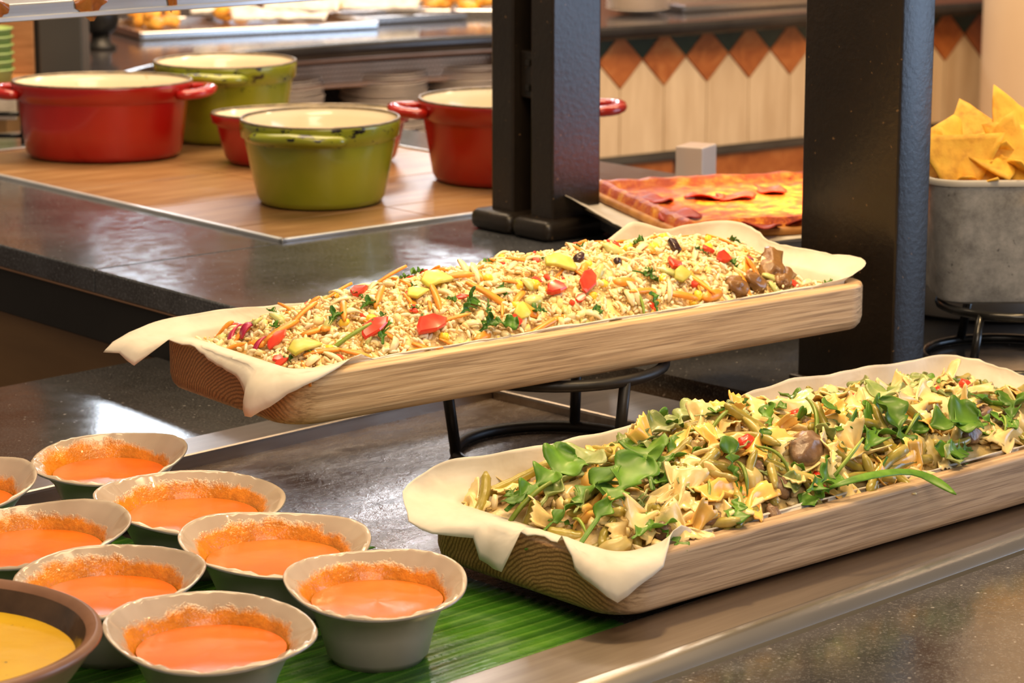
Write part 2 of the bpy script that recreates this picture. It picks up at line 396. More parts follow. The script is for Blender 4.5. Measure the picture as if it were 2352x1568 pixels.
# steel shelf of the gantry along the top edge
g0 = at(0, 45, .386); gd = uvw(AI, 1, 0); gn = uvw(AI, 0, 1)
sh = thing('gantry_shelf', 'brushed steel gantry shelf with thin bright edge above the pots', 'shelf', g0 + gd*(-.25), rz(AI))
shp = mo('shelf_plate', rbox(0, .74, .0035, .20, -.001, .0145, .002), 'steel_brushed', sh, angle=18)
mo('edge_lip', rbox(0, .74, 0, .004, -.0035, .002, .001), 'bright_lip', sh, angle=18)
def drip(u, wdt, h, seed):
    def fn(a, b):
        th = a*2*PI; r = b
        x = math.cos(th)*r*wdt*(1+.16*math.sin(3*th+seed)); y = math.sin(th)*r*.016
        top = .0145 + h*(1-r*r)
        return (u+x, .004+y, top) if y > 0 else (u+x, .0022-.004*(1-r)+.0, .0145+h*(1-r)*.7 + y*1.15*(1+.3*math.sin(4*th+seed)))
    return mo('dried_drip', grid(28, 7, fn, True), 'caramel', shp)
drip(.25+.107, .021, .007, 1.0); drip(.25-.001, .012, .006, 2.2)
drip(.25+.209, .006, .003, 4.0)

# ================================================================== BACK COUNTER
ZB = .05
edge_px = [(2420,-5),(2260,5),(1870,30),(1640,48),(1400,63),(1140,78),(980,86),(850,94),(720,102),(600,113),(510,122),(430,133),(360,146),(300,160),(250,176),(218,192),(204,208)]
EP = [at(x, y, ZB) for x, y in edge_px]
# smooth + resample the edge by length
def resample(P, step):
    out = [P[0].copy()]; acc = 0
    for a, b in zip(P, P[1:]):
        L = (b-a).length; t = step-acc
        while t <= L: out.append(a+(b-a)*(t/L)); t += step
        acc = (acc+L) % step
    return out
EPs = resample(EP, .05)
for _ in range(6): EPs = [EPs[0]] + [(EPs[i-1]+EPs[i]*2+EPs[i+1])/4 for i in range(1, len(EPs)-1)] + [EPs[-1]]
def offs(P, d):
    out = []
    for i in range(len(P)):
        tdir = (P[min(i+1, len(P)-1)] - P[max(i-1, 0)]).normalized(); n = Vector((tdir.y, -tdir.x, 0))   # to the back (path runs right to left)
        out.append(P[i] + n*d)
    return out
bo = EPs[len(EPs)//2].copy(); bo.z = 0
bc = thing('back_counter', 'long curved back counter with diamond tile front and dark worktop', 'counter', (bo.x, bo.y, ZF))
def toB(p): return Vector((p.x-bo.x, p.y-bo.y, p.z-ZF))
def sweep(P, prof):      # prof: (offset to the back, z)
    rows = [[(q.x, q.y, z) for q in offs(P, d)] for d, z in prof]
    n = len(P); V = [toB(Vector(p)) for r in rows for p in r]
    return V, [(i*n+k, i*n+k+1, (i+1)*n+k+1, (i+1)*n+k) for i in range(len(rows)-1) for k in range(n-1)]
simple('worktop_edge', [(.016,.013,.012),(.03,.026,.024)], 8, .16, 0)
mo('worktop_edge', sweep(EPs, [(.03,ZB-.032),(.006,ZB-.03),(0,ZB-.02),(0,ZB-.008),(.004,ZB-.002),(.012,ZB)]), 'worktop_edge', bc)
backline = [Vector((1.7, 8.0, ZB)), Vector((-.9, 6.95, ZB)), Vector((-1.35, 6.2, ZB)), Vector((-1.35, 5.2, ZB)), Vector((-1.1, 4.78, ZB))]
poly = [toB(p) for p in offs(EPs, .011)] + [toB(p) for p in backline[::-1]]
mo('worktop', ([Vector((p.x, p.y, ZB-ZF)) for p in poly] + [Vector((p.x, p.y, ZB-.03-ZF)) for p in poly], [tuple(range(len(poly))), tuple(range(len(poly), 2*len(poly)))]), 'granite_back', bc, smooth=False)
# front wall: flat right run A (azimuth of its own) and curved left run
WA = to_p = (EP[2]-EP[4]); WA.z = 0; WL = WA.length; wd_ = WA.normalized(); wn = Vector((wd_.y, -wd_.x, 0)) * -1.0   # wn points to the back
if wn.y < 0: wn = -wn
W0 = EP[4] + wn*.05; W0.z = 0
def wall_hit(px, py):
    d = ray(px, py); o = Vector((0, 0, CAMH)); k = (W0-o).dot(wn)/d.dot(wn); p = o+d*k
    return (p-W0).dot(wd_), p.z
s_d = [wall_hit(x, y) for x, y in [(1420,205),(1523,198),(1622,188),(1718,178),(1810,170)]]
pitch = (s_d[4][0]-s_d[0][0])/4; zbot = sum(z for _, z in s_d)/5
ztop = wall_hit(1622, 62)[1]; zmid = (ztop+zbot)/2; zband = wall_hit(1640, 337)[1]
s_c = sum(s for s, _ in s_d)/5 - 2*pitch
s_left, s_right = wall_hit(1240, 200)[0], wall_hit(2600, 200)[0]
def wp(s, z, out=0.0): p = W0 + wd_*s - wn*out; return toB(Vector((p.x, p.y, z)))
def tile(name, pts, mat, th=.006):     # a tile slightly proud of the wall
    g = .0012; cx = sum(p[0] for p in pts)/len(pts); cz = sum(p[1] for p in pts)/len(pts)
    P2 = [(cx+(s-cx)*(1-g/.05), cz+(z-cz)*(1-g/.05)) for s, z in pts]; n = len(pts)
    V = [wp(s, z, 0) for s, z in P2] + [wp(s, z, th) for s, z in P2]
    return mo(name, (V, [tuple(range(n, 2*n))]+[(i, (i+1) % n, n+(i+1) % n, n+i) for i in range(n)]), mat, bc, smooth=False)
t = NT('rust_marble')
c = t.ramp(t.noise(14, 5, .7, t.coord(), 1.0), [(.3, (.24,.06,.014)), (.55, (.42,.13,.032)), (.7, (.50,.20,.06)), (.80, (.74,.54,.36))])
t.set(Base_Color=c, Roughness=.3)
t = NT('travertine')
c = t.ramp(t.noise(6, 4, .6, t.coord((5,5,.6))), [(.3, (.56,.39,.22)), (.7, (.74,.56,.35))]); t.set(Base_Color=c, Roughness=.4)
simple('green_marble', [(.010,.022,.012),(.03,.05,.03)], 18, .3)
simple('dark_band', [(.05,.04,.03),(.08,.07,.055)], 10, .35)
V = [wp(s_left-.03, ZF), wp(s_right, ZF), wp(s_right, ZB-.03), wp(s_left-.03, ZB-.03)]
mo('wall_core', (V, [(0,1,2,3)]), 'dark_band', bc, smooth=False)
k0 = int(math.floor((s_left-s_c)/pitch)); k1 = int(math.ceil((s_right-s_c)/pitch))
for k in range(k0, k1+1):
    s = s_c + k*pitch
    tile('diamond_tile', [(s, zbot), (s+pitch/2, zmid), (s, ztop), (s-pitch/2, zmid)], 'rust_marble')
    tile('dark_tile', [(s+pitch/2, zmid), (s+pitch, ztop), (s, ztop)], 'green_marble', .005)
    tile('pale_tile', [(s, zband), (s+pitch, zband), (s+pitch, zbot), (s+pitch/2, zmid), (s, zbot)], 'travertine', .005)
tile('dark_cornice', [(s_left-.03, ztop), (s_right, ztop), (s_right, ZB-.03), (s_left-.03, ZB-.03)], 'dark_band', .010)
zb2 = zband-.016
mo('dark_band', (lambda v: v)(([wp(s_left-.03, zb2, .014), wp(s_right, zb2, .014), wp(s_right, zband, .014), wp(s_left-.03, zband, .014), wp(s_left-.03, zb2, 0), wp(s_right, zb2, 0), wp(s_right, zband, 0), wp(s_left-.03, zband, 0)], [(0,1,2,3),(3,2,6,7),(0,1,5,4)])), 'dark_band', bc, smooth=False)
k = s_left-.03
while k < s_right:
    tile('marble_panel', [(k, zb2-.34), (k+.42, zb2-.34), (k+.42, zb2), (k, zb2)], 'rust_marble', .005); k += .42
# curved left end: tiles on the swept wall
i_open = min(range(len(EPs)), key=lambda i: abs((1176+FPX*EPs[i].x/EPs[i].y) - 590))
left_run = offs(EPs[i_open:], .05)
mo('curved_wall', sweep(EPs[i_open:], [(.05, ZF), (.05, ZB-.03)]), 'green_marble', bc)
def run_pt(run, s):
    acc = 0
    for a, b in zip(run, run[1:]):
        L = (b-a).length
        if acc+L >= s: return a+(b-a)*((s-acc)/L), (b-a).normalized()
        acc += L
    return run[-1], (run[-1]-run[-2]).normalized()
runlen = sum((b-a).length for a, b in zip(left_run, left_run[1:]))
s = pitch*.55
while s < runlen-.03:
    p, td = run_pt(left_run, s); n = Vector((-td.y, td.x, 0))
    n = n if n.y < 0 or n.x > 0 else -n
    n = (Vector((0,0,0))-Vector((p.x, p.y, 0))).dot(n) > 0 and n or -n
    def q(ds, z, o): r = p + td*ds + n*o; return toB(Vector((r.x, r.y, z)))
    for nm, pts, mt in (('diamond_tile', [(0, zbot), (pitch/2*.92, zmid), (0, ztop), (-pitch/2*.92, zmid)], 'rust_marble'),
                        ('pale_tile', [(-pitch/2*.96, zband), (pitch/2*.96, zband), (pitch/2*.96, zmid-.01), (.004, zbot-.006), (-.004, zbot-.006), (-pitch/2*.96, zmid-.01)], 'travertine')):
        m_ = len(pts); mo(nm, ([q(a, z, 0.001) for a, z in pts]+[q(a, z, .009) for a, z in pts], [tuple(range(m_, 2*m_))]+[(i, (i+1) % m_, m_+(i+1) % m_, m_+i) for i in range(m_)]), mt, bc, smooth=False)
    s += pitch
# plate recess between the two runs
i_r = min(range(len(EPs)), key=lambda i: abs((1176+FPX*EPs[i].x/EPs[i].y) - 1215))
rec = EPs[i_r:i_open+1]
simple('recess_metal', [(.26,.17,.11),(.34,.23,.15)], 8, .45, .3)
mo('tan_rail', sweep(rec, [(.045, ZB-.0325), (.030, ZB-.034), (.030, ZB-.044), (.05, ZB-.046)]), 'copper_strip', bc)
rb_ = mo('recess_back', sweep(rec, [(.10, ZB-.03), (.10, ZB-.100), (.45, ZB-.100), (.45, ZB-.30)]), 'recess_metal', bc)
mo('recess_lip', sweep(rec, [(.098, ZB-.098), (.086, ZB-.100), (.086, ZB-.108), (.10, ZB-.110)]), 'copper_strip', bc)
mo('recess_shelf', sweep(rec, [(.46, ZB-.23), (.04, ZB-.23), (.04, ZB-.26), (.05, ZF)]), 'recess_metal', bc)
for i, ii in ((i_r, 0), (i_open, 0)):
    p = EPs[i]; pb = offs(EPs, .46)[i]; pa = offs(EPs, .045)[i]
    mo('recess_cheek', ([toB(Vector((pa.x, pa.y, ZF))), toB(Vector((pb.x, pb.y, ZF))), toB(Vector((pb.x, pb.y, ZB-.03))), toB(Vector((pa.x, pa.y, ZB-.03)))], [(0,1,2,3)]), 'recess_metal', bc, smooth=False)
# perforated vent: thin upright slats and two cross bars
slats = []
rl = resample(offs(rec, .096), .0105)
for a, b in zip(rl, rl[1:]):
    d = (b-a).normalized(); n = Vector((d.y, -d.x, 0))
    for zz in np.arange(ZB-.098, ZB-.056, .0105):
        c0 = a + (b-a)*(.25 if int(round(zz/.0105)) % 2 else .75); hw = .0032
        A = [c0-d*hw, c0+d*hw]; slats.append(([toB(Vector((A[0].x, A[0].y, zz))), toB(Vector((A[1].x, A[1].y, zz))), toB(Vector((A[1].x, A[1].y, zz+.0068))), toB(Vector((A[0].x, A[0].y, zz+.0068)))], [(0,1,2,3)]))
vg = mo('vent_grille', join(*slats), 'copper_strip', rb_, smooth=False); vg['kind'] = 'stuff'
# stacks of plates
prof_pl = [(.0,.003),(.06,.003),(.066,.0055),(.098,.0125),(.102,.0145),(.1005,.0160),(.096,.0150),(.064,.0085),(0.0,.007)]
proto_pl = None
ORD = ['topmost','second','third','fourth','fifth','sixth','seventh','eighth','ninth','tenth','eleventh','twelfth','thirteenth','fourteenth','fifteenth','sixteenth']
def nth(k): return 'topmost' if k == 0 else ORD[k]+' from top'
def plate_stack(px, n, rad, where):
    global proto_pl
    ii = min(range(len(EPs)), key=lambda i: abs((1176+FPX*EPs[i].x/EPs[i].y) - px)); p = offs(EPs, .15)[ii]
    z0 = ZB-.2295
    for k in range(n):
        loc = (p.x+rnd.uniform(-.003,.003), p.y+rnd.uniform(-.003,.003), z0 + k*.0092)
        if proto_pl is None:
            o = mo('dinner_plate', lathe(prof_pl, 36), 'melamine_grey'); proto_pl = o
        else:
            o = proto_pl.copy(); COL.objects.link(o)
        o.location = loc; s_ = rad/.102; o.scale = (s_, s_, 1)
        o.rotation_euler = (R(rnd.uniform(-.6,.6)), R(rnd.uniform(-.6,.6)), rnd.uniform(0, 6))
        tag(o, 'beige plate, %s, in the stack %s' % (nth(n-1-k), where), 'plate', 'plates stacked '+where)
plate_stack(735, 15, .100, 'right behind the rear green pot')
plate_stack(937, 15, .100, 'in the middle under the vent grille')
plate_stack(1135, 16, .100, 'beside the slotted post')
# things on the back counter
def on_back(px, py): return at(px, py, ZB)
def sheet_pan(px, py, L, W, az, label):
    p = on_back(px, py); o = thing('sheet_pan', label, 'tray', p, rz(az))
    mo('pan_floor', rbox(-L/2, L/2, -W/2, W/2, .001, .006, .002), 'steel_smooth', o, angle=18)
    for (a, b, c2, d) in ((-L/2, L/2, -W/2-.004, -W/2+.004), (-L/2, L/2, W/2-.004, W/2+.004), (-L/2-.004, -L/2+.004, -W/2, W/2), (L/2-.004, L/2+.004, -W/2, W/2)):
        mo('pan_rim', rbox(a, b, c2, d, .002, .018, .002), 'steel_smooth', o, angle=18)
    return o
AB = math.degrees(math.atan2(wd_.x, wd_.y))
sheet_pan(545, 66, .56, .30, AB+8, 'long steel tray lined with newsprint left on the back counter')
sheet_pan(1075, 28, .50, .26, AB+38, 'steel tray of yellow pastries at far right of the back counter')
sheet_pan(905, 46, .30, .16, AB+4, 'steel tray carrying the crumpled newsprint near the middle')
def news(px, py, L, h, az, seed, label, depth=.05):
    """a sheet folded up: low lip in front, back rising to a ragged top"""
    p = on_back(px, py); p.z += .022
    def fn(a, b):
        x = (a-.5)*L; top = 1.5*h*(.72+.5*nz(a*3.2, seed) + .35*(2*a-1)*math.sin(seed*2))
        y = depth*(b-.3) + .012*nz(a*6, b*3, seed) ; z = .004 + top*max(0, (b-.25)/.75)**1.3 + .008*max(0, .2-b)*5 + .004*nz(a*9, b*7, seed)
        return (x*(1+.1*b), y, z)
    o = mo('newsprint_sheet', grid(26, 14, fn), 'newsprint', loc=p, rot=(0, 0, rz(az))); solid(o, .0008)
    tag(o, label, 'paper')
news(505, 58, .13, .052, 92, 1, 'standing fold of newsprint on the left back tray')
news(690, 52, .17, .055, 96, 2.2, 'newsprint corner peaking beside yellow pastries on the back counter')
news(860, 48, .20, .060, 86, 3.7, 'long crumpled newsprint sheet with raised right corner on the back counter')
news(640, 74, .20, .020, 90, 5, 'low white newsprint fold along the front of the back tray')
def lump(seed, rx, ry, rzz, n=14, m=9, amp=.18):
    def fn(a, b):
        th = a*2*PI; ph = (b-.5)*PI; d = Vector((math.cos(th)*math.cos(ph), math.sin(th)*math.cos(ph), math.sin(ph)))
        k = 1+amp*nz(d.x*1.7+seed, d.y*1.7, d.z*1.7)
        return (d.x*rx*k, d.y*ry*k, d.z*rzz*k)
    return grid(n, m, fn, True)
pastry = [mo('pastry', lump(i*3.1, .026, .018, .013), 'pastry') for i in range(3)]
first = {0: True, 1: True, 2: True}; pi_ = 0
def place(protos, used, idx, loc, rot, label, cat, group, scale=None):
    o = protos[idx]
    if used.get(idx): o = o.copy(); COL.objects.link(o)
    used[idx] = True; o.location = loc; o.rotation_euler = rot
    if scale: o.scale = scale
    return tag(o, label, cat, group)
used_p = {}
for (x0, x1, y0, y1, n, lab, grp) in [(290,425,62,74,11,'golden pastry on the left end of the back tray','pastries on the left tray'),
        (500,560,56,62,4,'orange pastry in front of the standing newsprint','pastries by the standing newsprint'),
        (650,765,38,50,9,'orange fried pastry between two newsprint sheets','pastries between the newsprint sheets'),
        (980,1130,18,36,14,'yellow pastry on the far right tray','pastries on the far right tray')]:
    for k in range(n):
        p = on_back(rnd.uniform(x0, x1), rnd.uniform(y0, y1)); p.z += .02 + .014*(k % 2)
        place(pastry, used_p, k % 3, p, (rnd.uniform(-.3,.3), rnd.uniform(-.3,.3), rnd.uniform(0, 6)), lab, 'pastry', grp)
# black footed bowl
bp = on_back(232, 112)
fb = thing('footed_bowl', 'matte black bowl on a low foot at the curved end of the back counter', 'bowl', bp)
mo('bowl', lathe([(.0,.03),(.02,.031),(.034,.042),(.042,.065),(.043,.085),(.040,.088),(.038,.07),(.02,.045),(0,.042)], 32), 'black_iron', fb)
mo('foot', lathe([(.0,.0),(.032,.0),(.034,.006),(.022,.014),(.020,.03),(0,.032)], 32), 'black_iron', fb)
# white stacked plates, utensils on the right
for k in range(4):
    p = on_back(1470, 42); o = proto_pl.copy(); COL.objects.link(o); o.location = (p.x, p.y+.12, ZB+.001+k*.010); o.scale = (.75,.75,1); o.rotation_euler = (0,0,k)
    tag(o, 'small pale plate, %s, in the low stack on the back counter' % nth(3-k), 'plate', 'small plates on the back counter')
sheet_pan(1740, 8, .62, .22, AB+2, 'bright steel tray on the back counter above the diamond tiles')
# columns and far things
p = at(2480, 5, ZB)
col = thing('pillar', 'wide beige rounded pillar standing in front of the tiled back counter', 'pillar', (p.x-.0, p.y-.25, ZF))
col_w = .40; c0 = aty(2255, 200, p.y-.25)
col.location = (c0.x+.26, p.y-.25, ZF)
mo('shaft', lathe([(.26,0),(.26,3.6)], 64), 'beige_plaster', col)
mo('plinth', lathe([(.262,0),(.30,0.0),(.30,.12),(.29,.14),(.262,.15)], 64), 'beige_plaster', col)
def plain_post(px0, px1, py, Y, zb, label):
    a, b = aty(px0, py, Y), aty(px1, py, Y); w_ = b.x-a.x
    o = thing('dark_post', label, 'post', (a.x, Y, zb), 0)
    mo('shaft', rbox(w_*.20, w_, 0, .08, 0, 1.9-zb, .004), 'grey_post', o, angle=18)
    mo('side_plate', rbox(0, w_*.195, .01, .07, 0, 1.9-zb, .002), 'rubber_dark', o, angle=18)
    mo('foot', rbox(-.01, w_+.01, -.01, .09, 0, .02, .004), 'rubber_dark', o, angle=18)
simple('grey_post', [(.045,.042,.038),(.065,.060,.054)], 5, .5)
plain_post(62, 190, 110, 4.55, ZF, 'flat dark grey post left of the black footed bowl')
plain_post(878, 957, 5, 7.3, ZB, 'black post behind the crumpled newsprint on the back counter')
fp = mo('far_panel', rbox(-.9, .1, 0, .1, ZF, .30, .01), 'dark_wall_panel', loc=(-.9, 8.3, 0)); tag(fp, 'dark panel standing behind the back counter at the left', 'panel')
# shelf with green cups at the far left
sp_ = aty(8, 186, 4.45)
ws = thing('wooden_shelf', 'small brown wooden shelf holding green cups at the left edge', 'shelf', (sp_.x-.12, 4.45, ZF))
zs = sp_.z - ZF
mo('shelf_board', rbox(-.12, .155, -.10, .12, zs-.025, zs, .003), 'shelf_wood', ws, angle=18)
mo('shelf_back', rbox(-.12, .155, .10, .12, zs, zs+.30, .002), 'shelf_wood', ws, angle=18)
mo('shelf_leg', rbox(-.11, .14, -.08, .10, 0, zs-.026, .003), 'cabinet_wood', ws, angle=18)
cprof = [(.0,0),(.030,0),(.034,.02),(.037,.0215),(.037,.024),(.034,.0245),(.031,.003),(0,.003)]
cup0 = None
for k in range(6):
    loc = (sp_.x-.012, 4.42, sp_.z+.001+k*.0135)
    if cup0 is None: cup0 = mo('green_cup', lathe(cprof, 28), 'green_cup'); o = cup0
    else: o = cup0.copy(); COL.objects.link(o)
    o.location = loc; tag(o, 'green stacking cup, %s, on the shelf at the left edge' % nth(5-k), 'cup', 'green cups on the wooden shelf')
# black wire rack left of the red pot
rk0 = at(20, 330, ZI)
rk = thing('wire_rack', 'black wire rack behind the left red pot at the picture edge', 'rack', rk0, 0)
for z in (.012, .045, .075): mo('rail', tube([(-.09,0,z),(.0,0,z),(.022,.0,z),(.022,.10,z)], .0035), 'black_wire_gloss', rk)
for x, y in ((-.07,0),(-.02,0),(.022,0),(.022,.10)): mo('upright', tube([(x,y,0),(x,y,.08)], .0035), 'black_wire_gloss', rk)
mo('sign_card', rbox(-.08, .012, .006, .010, .035, .075, .001), 'newsprint', rk, angle=18)

# ================================================================== POTS
def enamel(name, a, b, chip=.74):
    t = NT(name)
    c = t.ramp(t.noise(7, 3), [(.3, a), (.7, b)])
    # burnt chips where the enamel is knocked off near the rim
    if chip < 1:
        sx = t.n('ShaderNodeSeparateXYZ')
        if t.tc is None: t.coord()
        t.l(t.tc.outputs['Object'], sx.inputs[0])
        zz = t.ramp(sx.outputs[2], [(.080, (0,0,0)), (.088, (1,1,1))])
        ch = t.ramp(t.noise(42, 4, .7, t.coord((1,1,2.0))), [(chip-.08, (0,0,0)), (chip-.055, (1,1,1))])
        c = t.mix(t.math('MULTIPLY', zz, ch), c, (.012,.010,.009))
    t.set(Base_Color=c, Roughness=.24, Coat_Weight=.35, Coat_Roughness=.08)
enamel('enamel_red', (.30,.006,.004), (.42,.010,.006), 1)
enamel('enamel_red_chipped', (.32,.008,.004), (.44,.016,.006), .80)
enamel('enamel_green', (.20,.24,.010), (.31,.32,.018), .66)
t = NT('stained_cream')
c = t.ramp(t.noise(6, 3), [(.3, (.80,.70,.50)), (.7, (.88,.80,.62))])
st = t.ramp(t.noise(26, 4, .7), [(.64, (0,0,0)), (.74, (1,1,1))]); c = t.mix(t.math('MULTIPLY', st, .7), c, (.66,.34,.06))
t.set(Base_Color=c, Roughness=.18, Coat_Weight=.4)
def pot(name, label, px, py, rx, ry, h, az, mat, inner, hand=(0, PI), taper=.80, hw=.62, hout=.042, band=.22):
    """oval casserole: rx/ry rim half axes; local x at azimuth az"""
    c = at(px, py, ZI+.0012); o = thing(name, label, 'pot', (c.x, c.y, ZI+.0012), rz(az), 'casserole pots')
    zb = h*(1-band)
    prof = [(0,.002),(taper*.90,.001),(taper*.96,.003),(taper,.010),(taper+(.945-taper)*.55,h*.45),(.938,zb-.003),(.942,zb),(.988,zb+.003),(1.0,h-.004),(1.0,h-.001),(.988,h)]
    def oval(pr): return lathe([(r, z) for r, z in pr], 64, rx, ry)
    mo('outer_wall', oval(prof), mat, o)
    mo('inner_wall', oval([(.988,h),(.962,h-.002),(.925,h-.012),(.90,zb),(taper+(.945-taper)*.5-.045,h*.45),(taper-.05,.020),(taper-.12,.012),(0,.011)]), inner, o)
    mo('rim_edge', tube([(rx*.982*math.cos(2*PI*k/64), ry*.982*math.sin(2*PI*k/64), h) for k in range(64)], .0022, 6, True), 'rim_metal', o)
    for a0 in hand:
        path = []
        for k in range(17):
            s = -1+2*k/16; a = a0 + s*hw
            bul = hout*(1-abs(s)**3.2)
            path.append(((rx*.985+bul)*math.cos(a), (ry*.985+bul)*math.sin(a), h-.012-.004*abs(s)))
        mo('handle', tube(path, [.0105 if 0 < k < 16 else .008 for k in range(17)], 10, flat=.72), mat, o)
    return o
simple('rim_metal', [(.10,.08,.06),(.30,.24,.15)], 60, .35, .4)
p1 = pot('casserole_pot', 'large red oval pot with cream inside at the left of the board', 240, 358, .131, .100, .110, 90, 'enamel_red', 'stained_cream', hw=.50, hout=.027, taper=.86)
p2 = pot('casserole_pot', 'rear green pot holding a little yellow couscous, plates behind', 521, 318, .108, .108, .118, 95, 'enamel_green', 'enamel_cream', hand=(-PI/2-.1, PI/2-.1), hw=.55, hout=.02, taper=.80)
p3 = pot('casserole_pot', 'front green pot with chipped rim and empty cream inside', 738, 462, .104, .110, .109, 97, 'enamel_green', 'enamel_cream', hand=(-PI/2-.12, PI/2-.12), hw=.62, hout=.012, taper=.80)
p4 = pot('casserole_pot', 'low red oval dish half hidden behind the front green pot', 715, 372, .142, .085, .072, 84, 'enamel_red', 'enamel_cream', hand=(), taper=.86)
p5 = pot('casserole_pot', 'red pot with two handles partly behind the slotted post', 1165, 411, .122, .116, .112, 84, 'enamel_red_chipped', 'stained_cream', hw=.36, hout=.034, taper=.84)
p5.location.x += .0
cs = mo('couscous', lump(2, .05, .034, .03, 30, 18, .3), 'pastry', loc=(p2.location.x+.03, p2.location.y-.01, ZI+.075))
tag(cs, 'heap of yellow couscous inside the rear green pot', 'couscous', kind='stuff')

# ================================================================== PIZZA STATION
AZP, ZP = 73, .110
c0 = at(1288, 447, ZP+.007); c0.z = ZP; pz = thing('pizza_pan', 'dark sheet pan under the hot pizza behind the dark post', 'tray', (c0.x, c0.y, ZP), rz(AZP))
# local x along az 73, local y to the back; origin = back left corner
PL, PW = .46, .36
mo('pan_floor', rbox(0, PL, -PW, 0, 0, .004, .002), 'steel_smooth', pz, angle=18)
for (a, b, c2, d) in ((0,PL,-PW-.003,-PW+.003),(0,PL,-.003,.003),(-.003,.003,-PW,0),(PL-.003,PL+.003,-PW,0)):
    mo('pan_rim', rbox(a, b, c2, d, .0005, .0055, .001), 'steel_smooth', pz, angle=18)
pst = mo('pan_pedestal', rbox(.02, PL-.05, -PW+.05, -.04, ZI-ZP+.001, -.002, .02, 5), 'steel_brushed', loc=(c0.x, c0.y, ZP), rot=(0,0,rz(AZP)), angle=60)
tag(pst, 'rounded brushed steel block carrying the pizza pan', 'stand')
def pfn(a, b):
    x = -.028 + a*(PL+.04); y = -PW-.012 + b*(PW+.03)
    e = max(0, 1-a*16)*.020*(.6+.6*b**2) + max(0, (b-.93)*14)*.010 + .002*nz(a*14, b*14, 3)
    lift = .0065
    x -= .012*max(0, 1-a*10)*(b > .9)
    return (x, y, lift + e)
pp = mo('pizza_paper', grid(44, 26, pfn), 'baking_paper', loc=(c0.x, c0.y, ZP), rot=(0,0,rz(AZP))); solid(pp, .0007)
tag(pp, 'crinkled baking paper curling up at the left corner under the pizza', 'paper')
t = NT('pizza_top')
n1 = t.noise(46, 6, .75); n2 = t.noise(13, 4, .65)
c = t.ramp(n1, [(.36, (.24,.02,.003)), (.46, (.50,.08,.005)), (.56, (.74,.26,.015)), (.68, (.86,.50,.08))])
c = t.mix(t.ramp(n2, [(.46, (0,0,0)), (.66, (.75,.75,.75))]), c, (.40,.05,.008))
t.set(Base_Color=c, Roughness=.36, Specular_IOR_Level=.25); t.bump(n1, .8, .008)
simple('pizza_crust', [(.30,.10,.02),(.58,.28,.07)], 30, .6, 0, (50,.5,.004))
def zfn(a, b):
    x = .030 + a*(PL-.05); y = -PW+.010 + b*(PW-.028)
    e = min(a, 1-a)*(PL-.05); e2 = min(b, 1-b)*(PW-.02); em = min(e, e2)
    rim = .010*math.exp(-((em-.012)/.009)**2) if em > .0 else 0
    return (x, y, .0085 + (.010 + rim + .0022*nz(x*60, y*60, 1))*min(1, em/.004+.0))
piz = thing('pizza', 'rectangular pizza with melted cheese glowing under the heat lamp', 'pizza', (c0.x, c0.y, ZP), rz(AZP))
zv = grid(60, 42, zfn)
mo('cheese_top', zv, 'pizza_top', piz)
mo('crust', rbox(.026, PL-.017, -PW+.006, -.014, .0072, .0165, .004, 2), 'pizza_crust', piz, angle=60)
def slicefn(sd):
    def fn(a, b):
        th = a*2*PI; r = b*.026*(1+.14*math.sin(2*th+sd)+.08*math.sin(5*th))
        return (r*math.cos(th), r*math.sin(th)*.8, .002 + .003*b*b*(1+.9*math.sin(3*th+sd)) + (.0 if b < .99 else -.001))
    return grid(26, 6, fn, True)
simple('tomato_slice', [(.22,.008,.003),(.42,.025,.005)], 40, .5, 0, (60,.4,.003))
for (px, py) in [(1500,462),(1560,500),(1690,455),(1770,440),(1620,455),(1745,520),(1835,508),(1590,535)]:
    p = at(px, py, ZP+.019); q = Matrix.Rotation(-rz(AZP), 3, 'Z') @ (p-c0); q.z = .0180
    s_ = mo('tomato_slice', slicefn(px*.1), 'tomato_slice', piz, loc=q, rot=(rnd.uniform(-.1,.1), rnd.uniform(-.1,.1), px)); solid(s_, .0016)
# acrylic sign block
t = NT('acrylic'); t.set(Base_Color=(.90,.78,.70), Roughness=.15, Transmission_Weight=.35, IOR=1.45)
ab = at(1600, 432, ZI)
a_ = thing('acrylic_block', 'clear acrylic block standing upright behind the pizza', 'sign holder', (ab.x, ab.y+.02, ZI), R(-28))
mo('block', rbox(-.020, .020, -.024, .024, .001, .056, .002, 2), 'acrylic', a_, angle=18)
mo('white_insert', rbox(-.0202, -.0192, -.018, .018, .006, .050, .0002), 'white_ceramic', a_, angle=18)

# ================================================================== CHIP BOX
t = NT('concrete_look')
n1 = t.noise(34, 6, .75); c = t.ramp(n1, [(.28, (.20,.20,.20)), (.5, (.38,.38,.38)), (.72, (.58,.57,.56))])
pit = t.ramp(t.noise(1, 3, .6, t.coord((110,110,60))), [(.66, (0,0,0)), (.72, (1,1,1))]); c = t.mix(t.math('MULTIPLY', pit, .7), c, (.05,.05,.05))
t.set(Base_Color=c, Roughness=.5); t.bump(n1, .15, .002)
YB = 2.80; bz0 = aty(2240, 699, YB).z; bz1 = aty(2240, 413, YB-.012).z; bx0 = aty(2150, 690, YB).x
BW, BD, BH = .34, .20, bz1-bz0
bx = thing('chip_box', 'grey concrete-look box brimming with tortilla chips', 'box', (bx0+BW/2, YB+BD/2, bz0), R(2))
def rr_loop(L, W, r, n=8):
    P = []
    for cx, cy, a0 in ((L/2-r, W/2-r, 0), (-L/2+r, W/2-r, 90), (-L/2+r, -W/2+r, 180), (L/2-r, -W/2+r, 270)):
        for k in range(n+1): a = R(a0+90*k/n); P.append((cx+r*math.cos(a), cy+r*math.sin(a)))
    return P
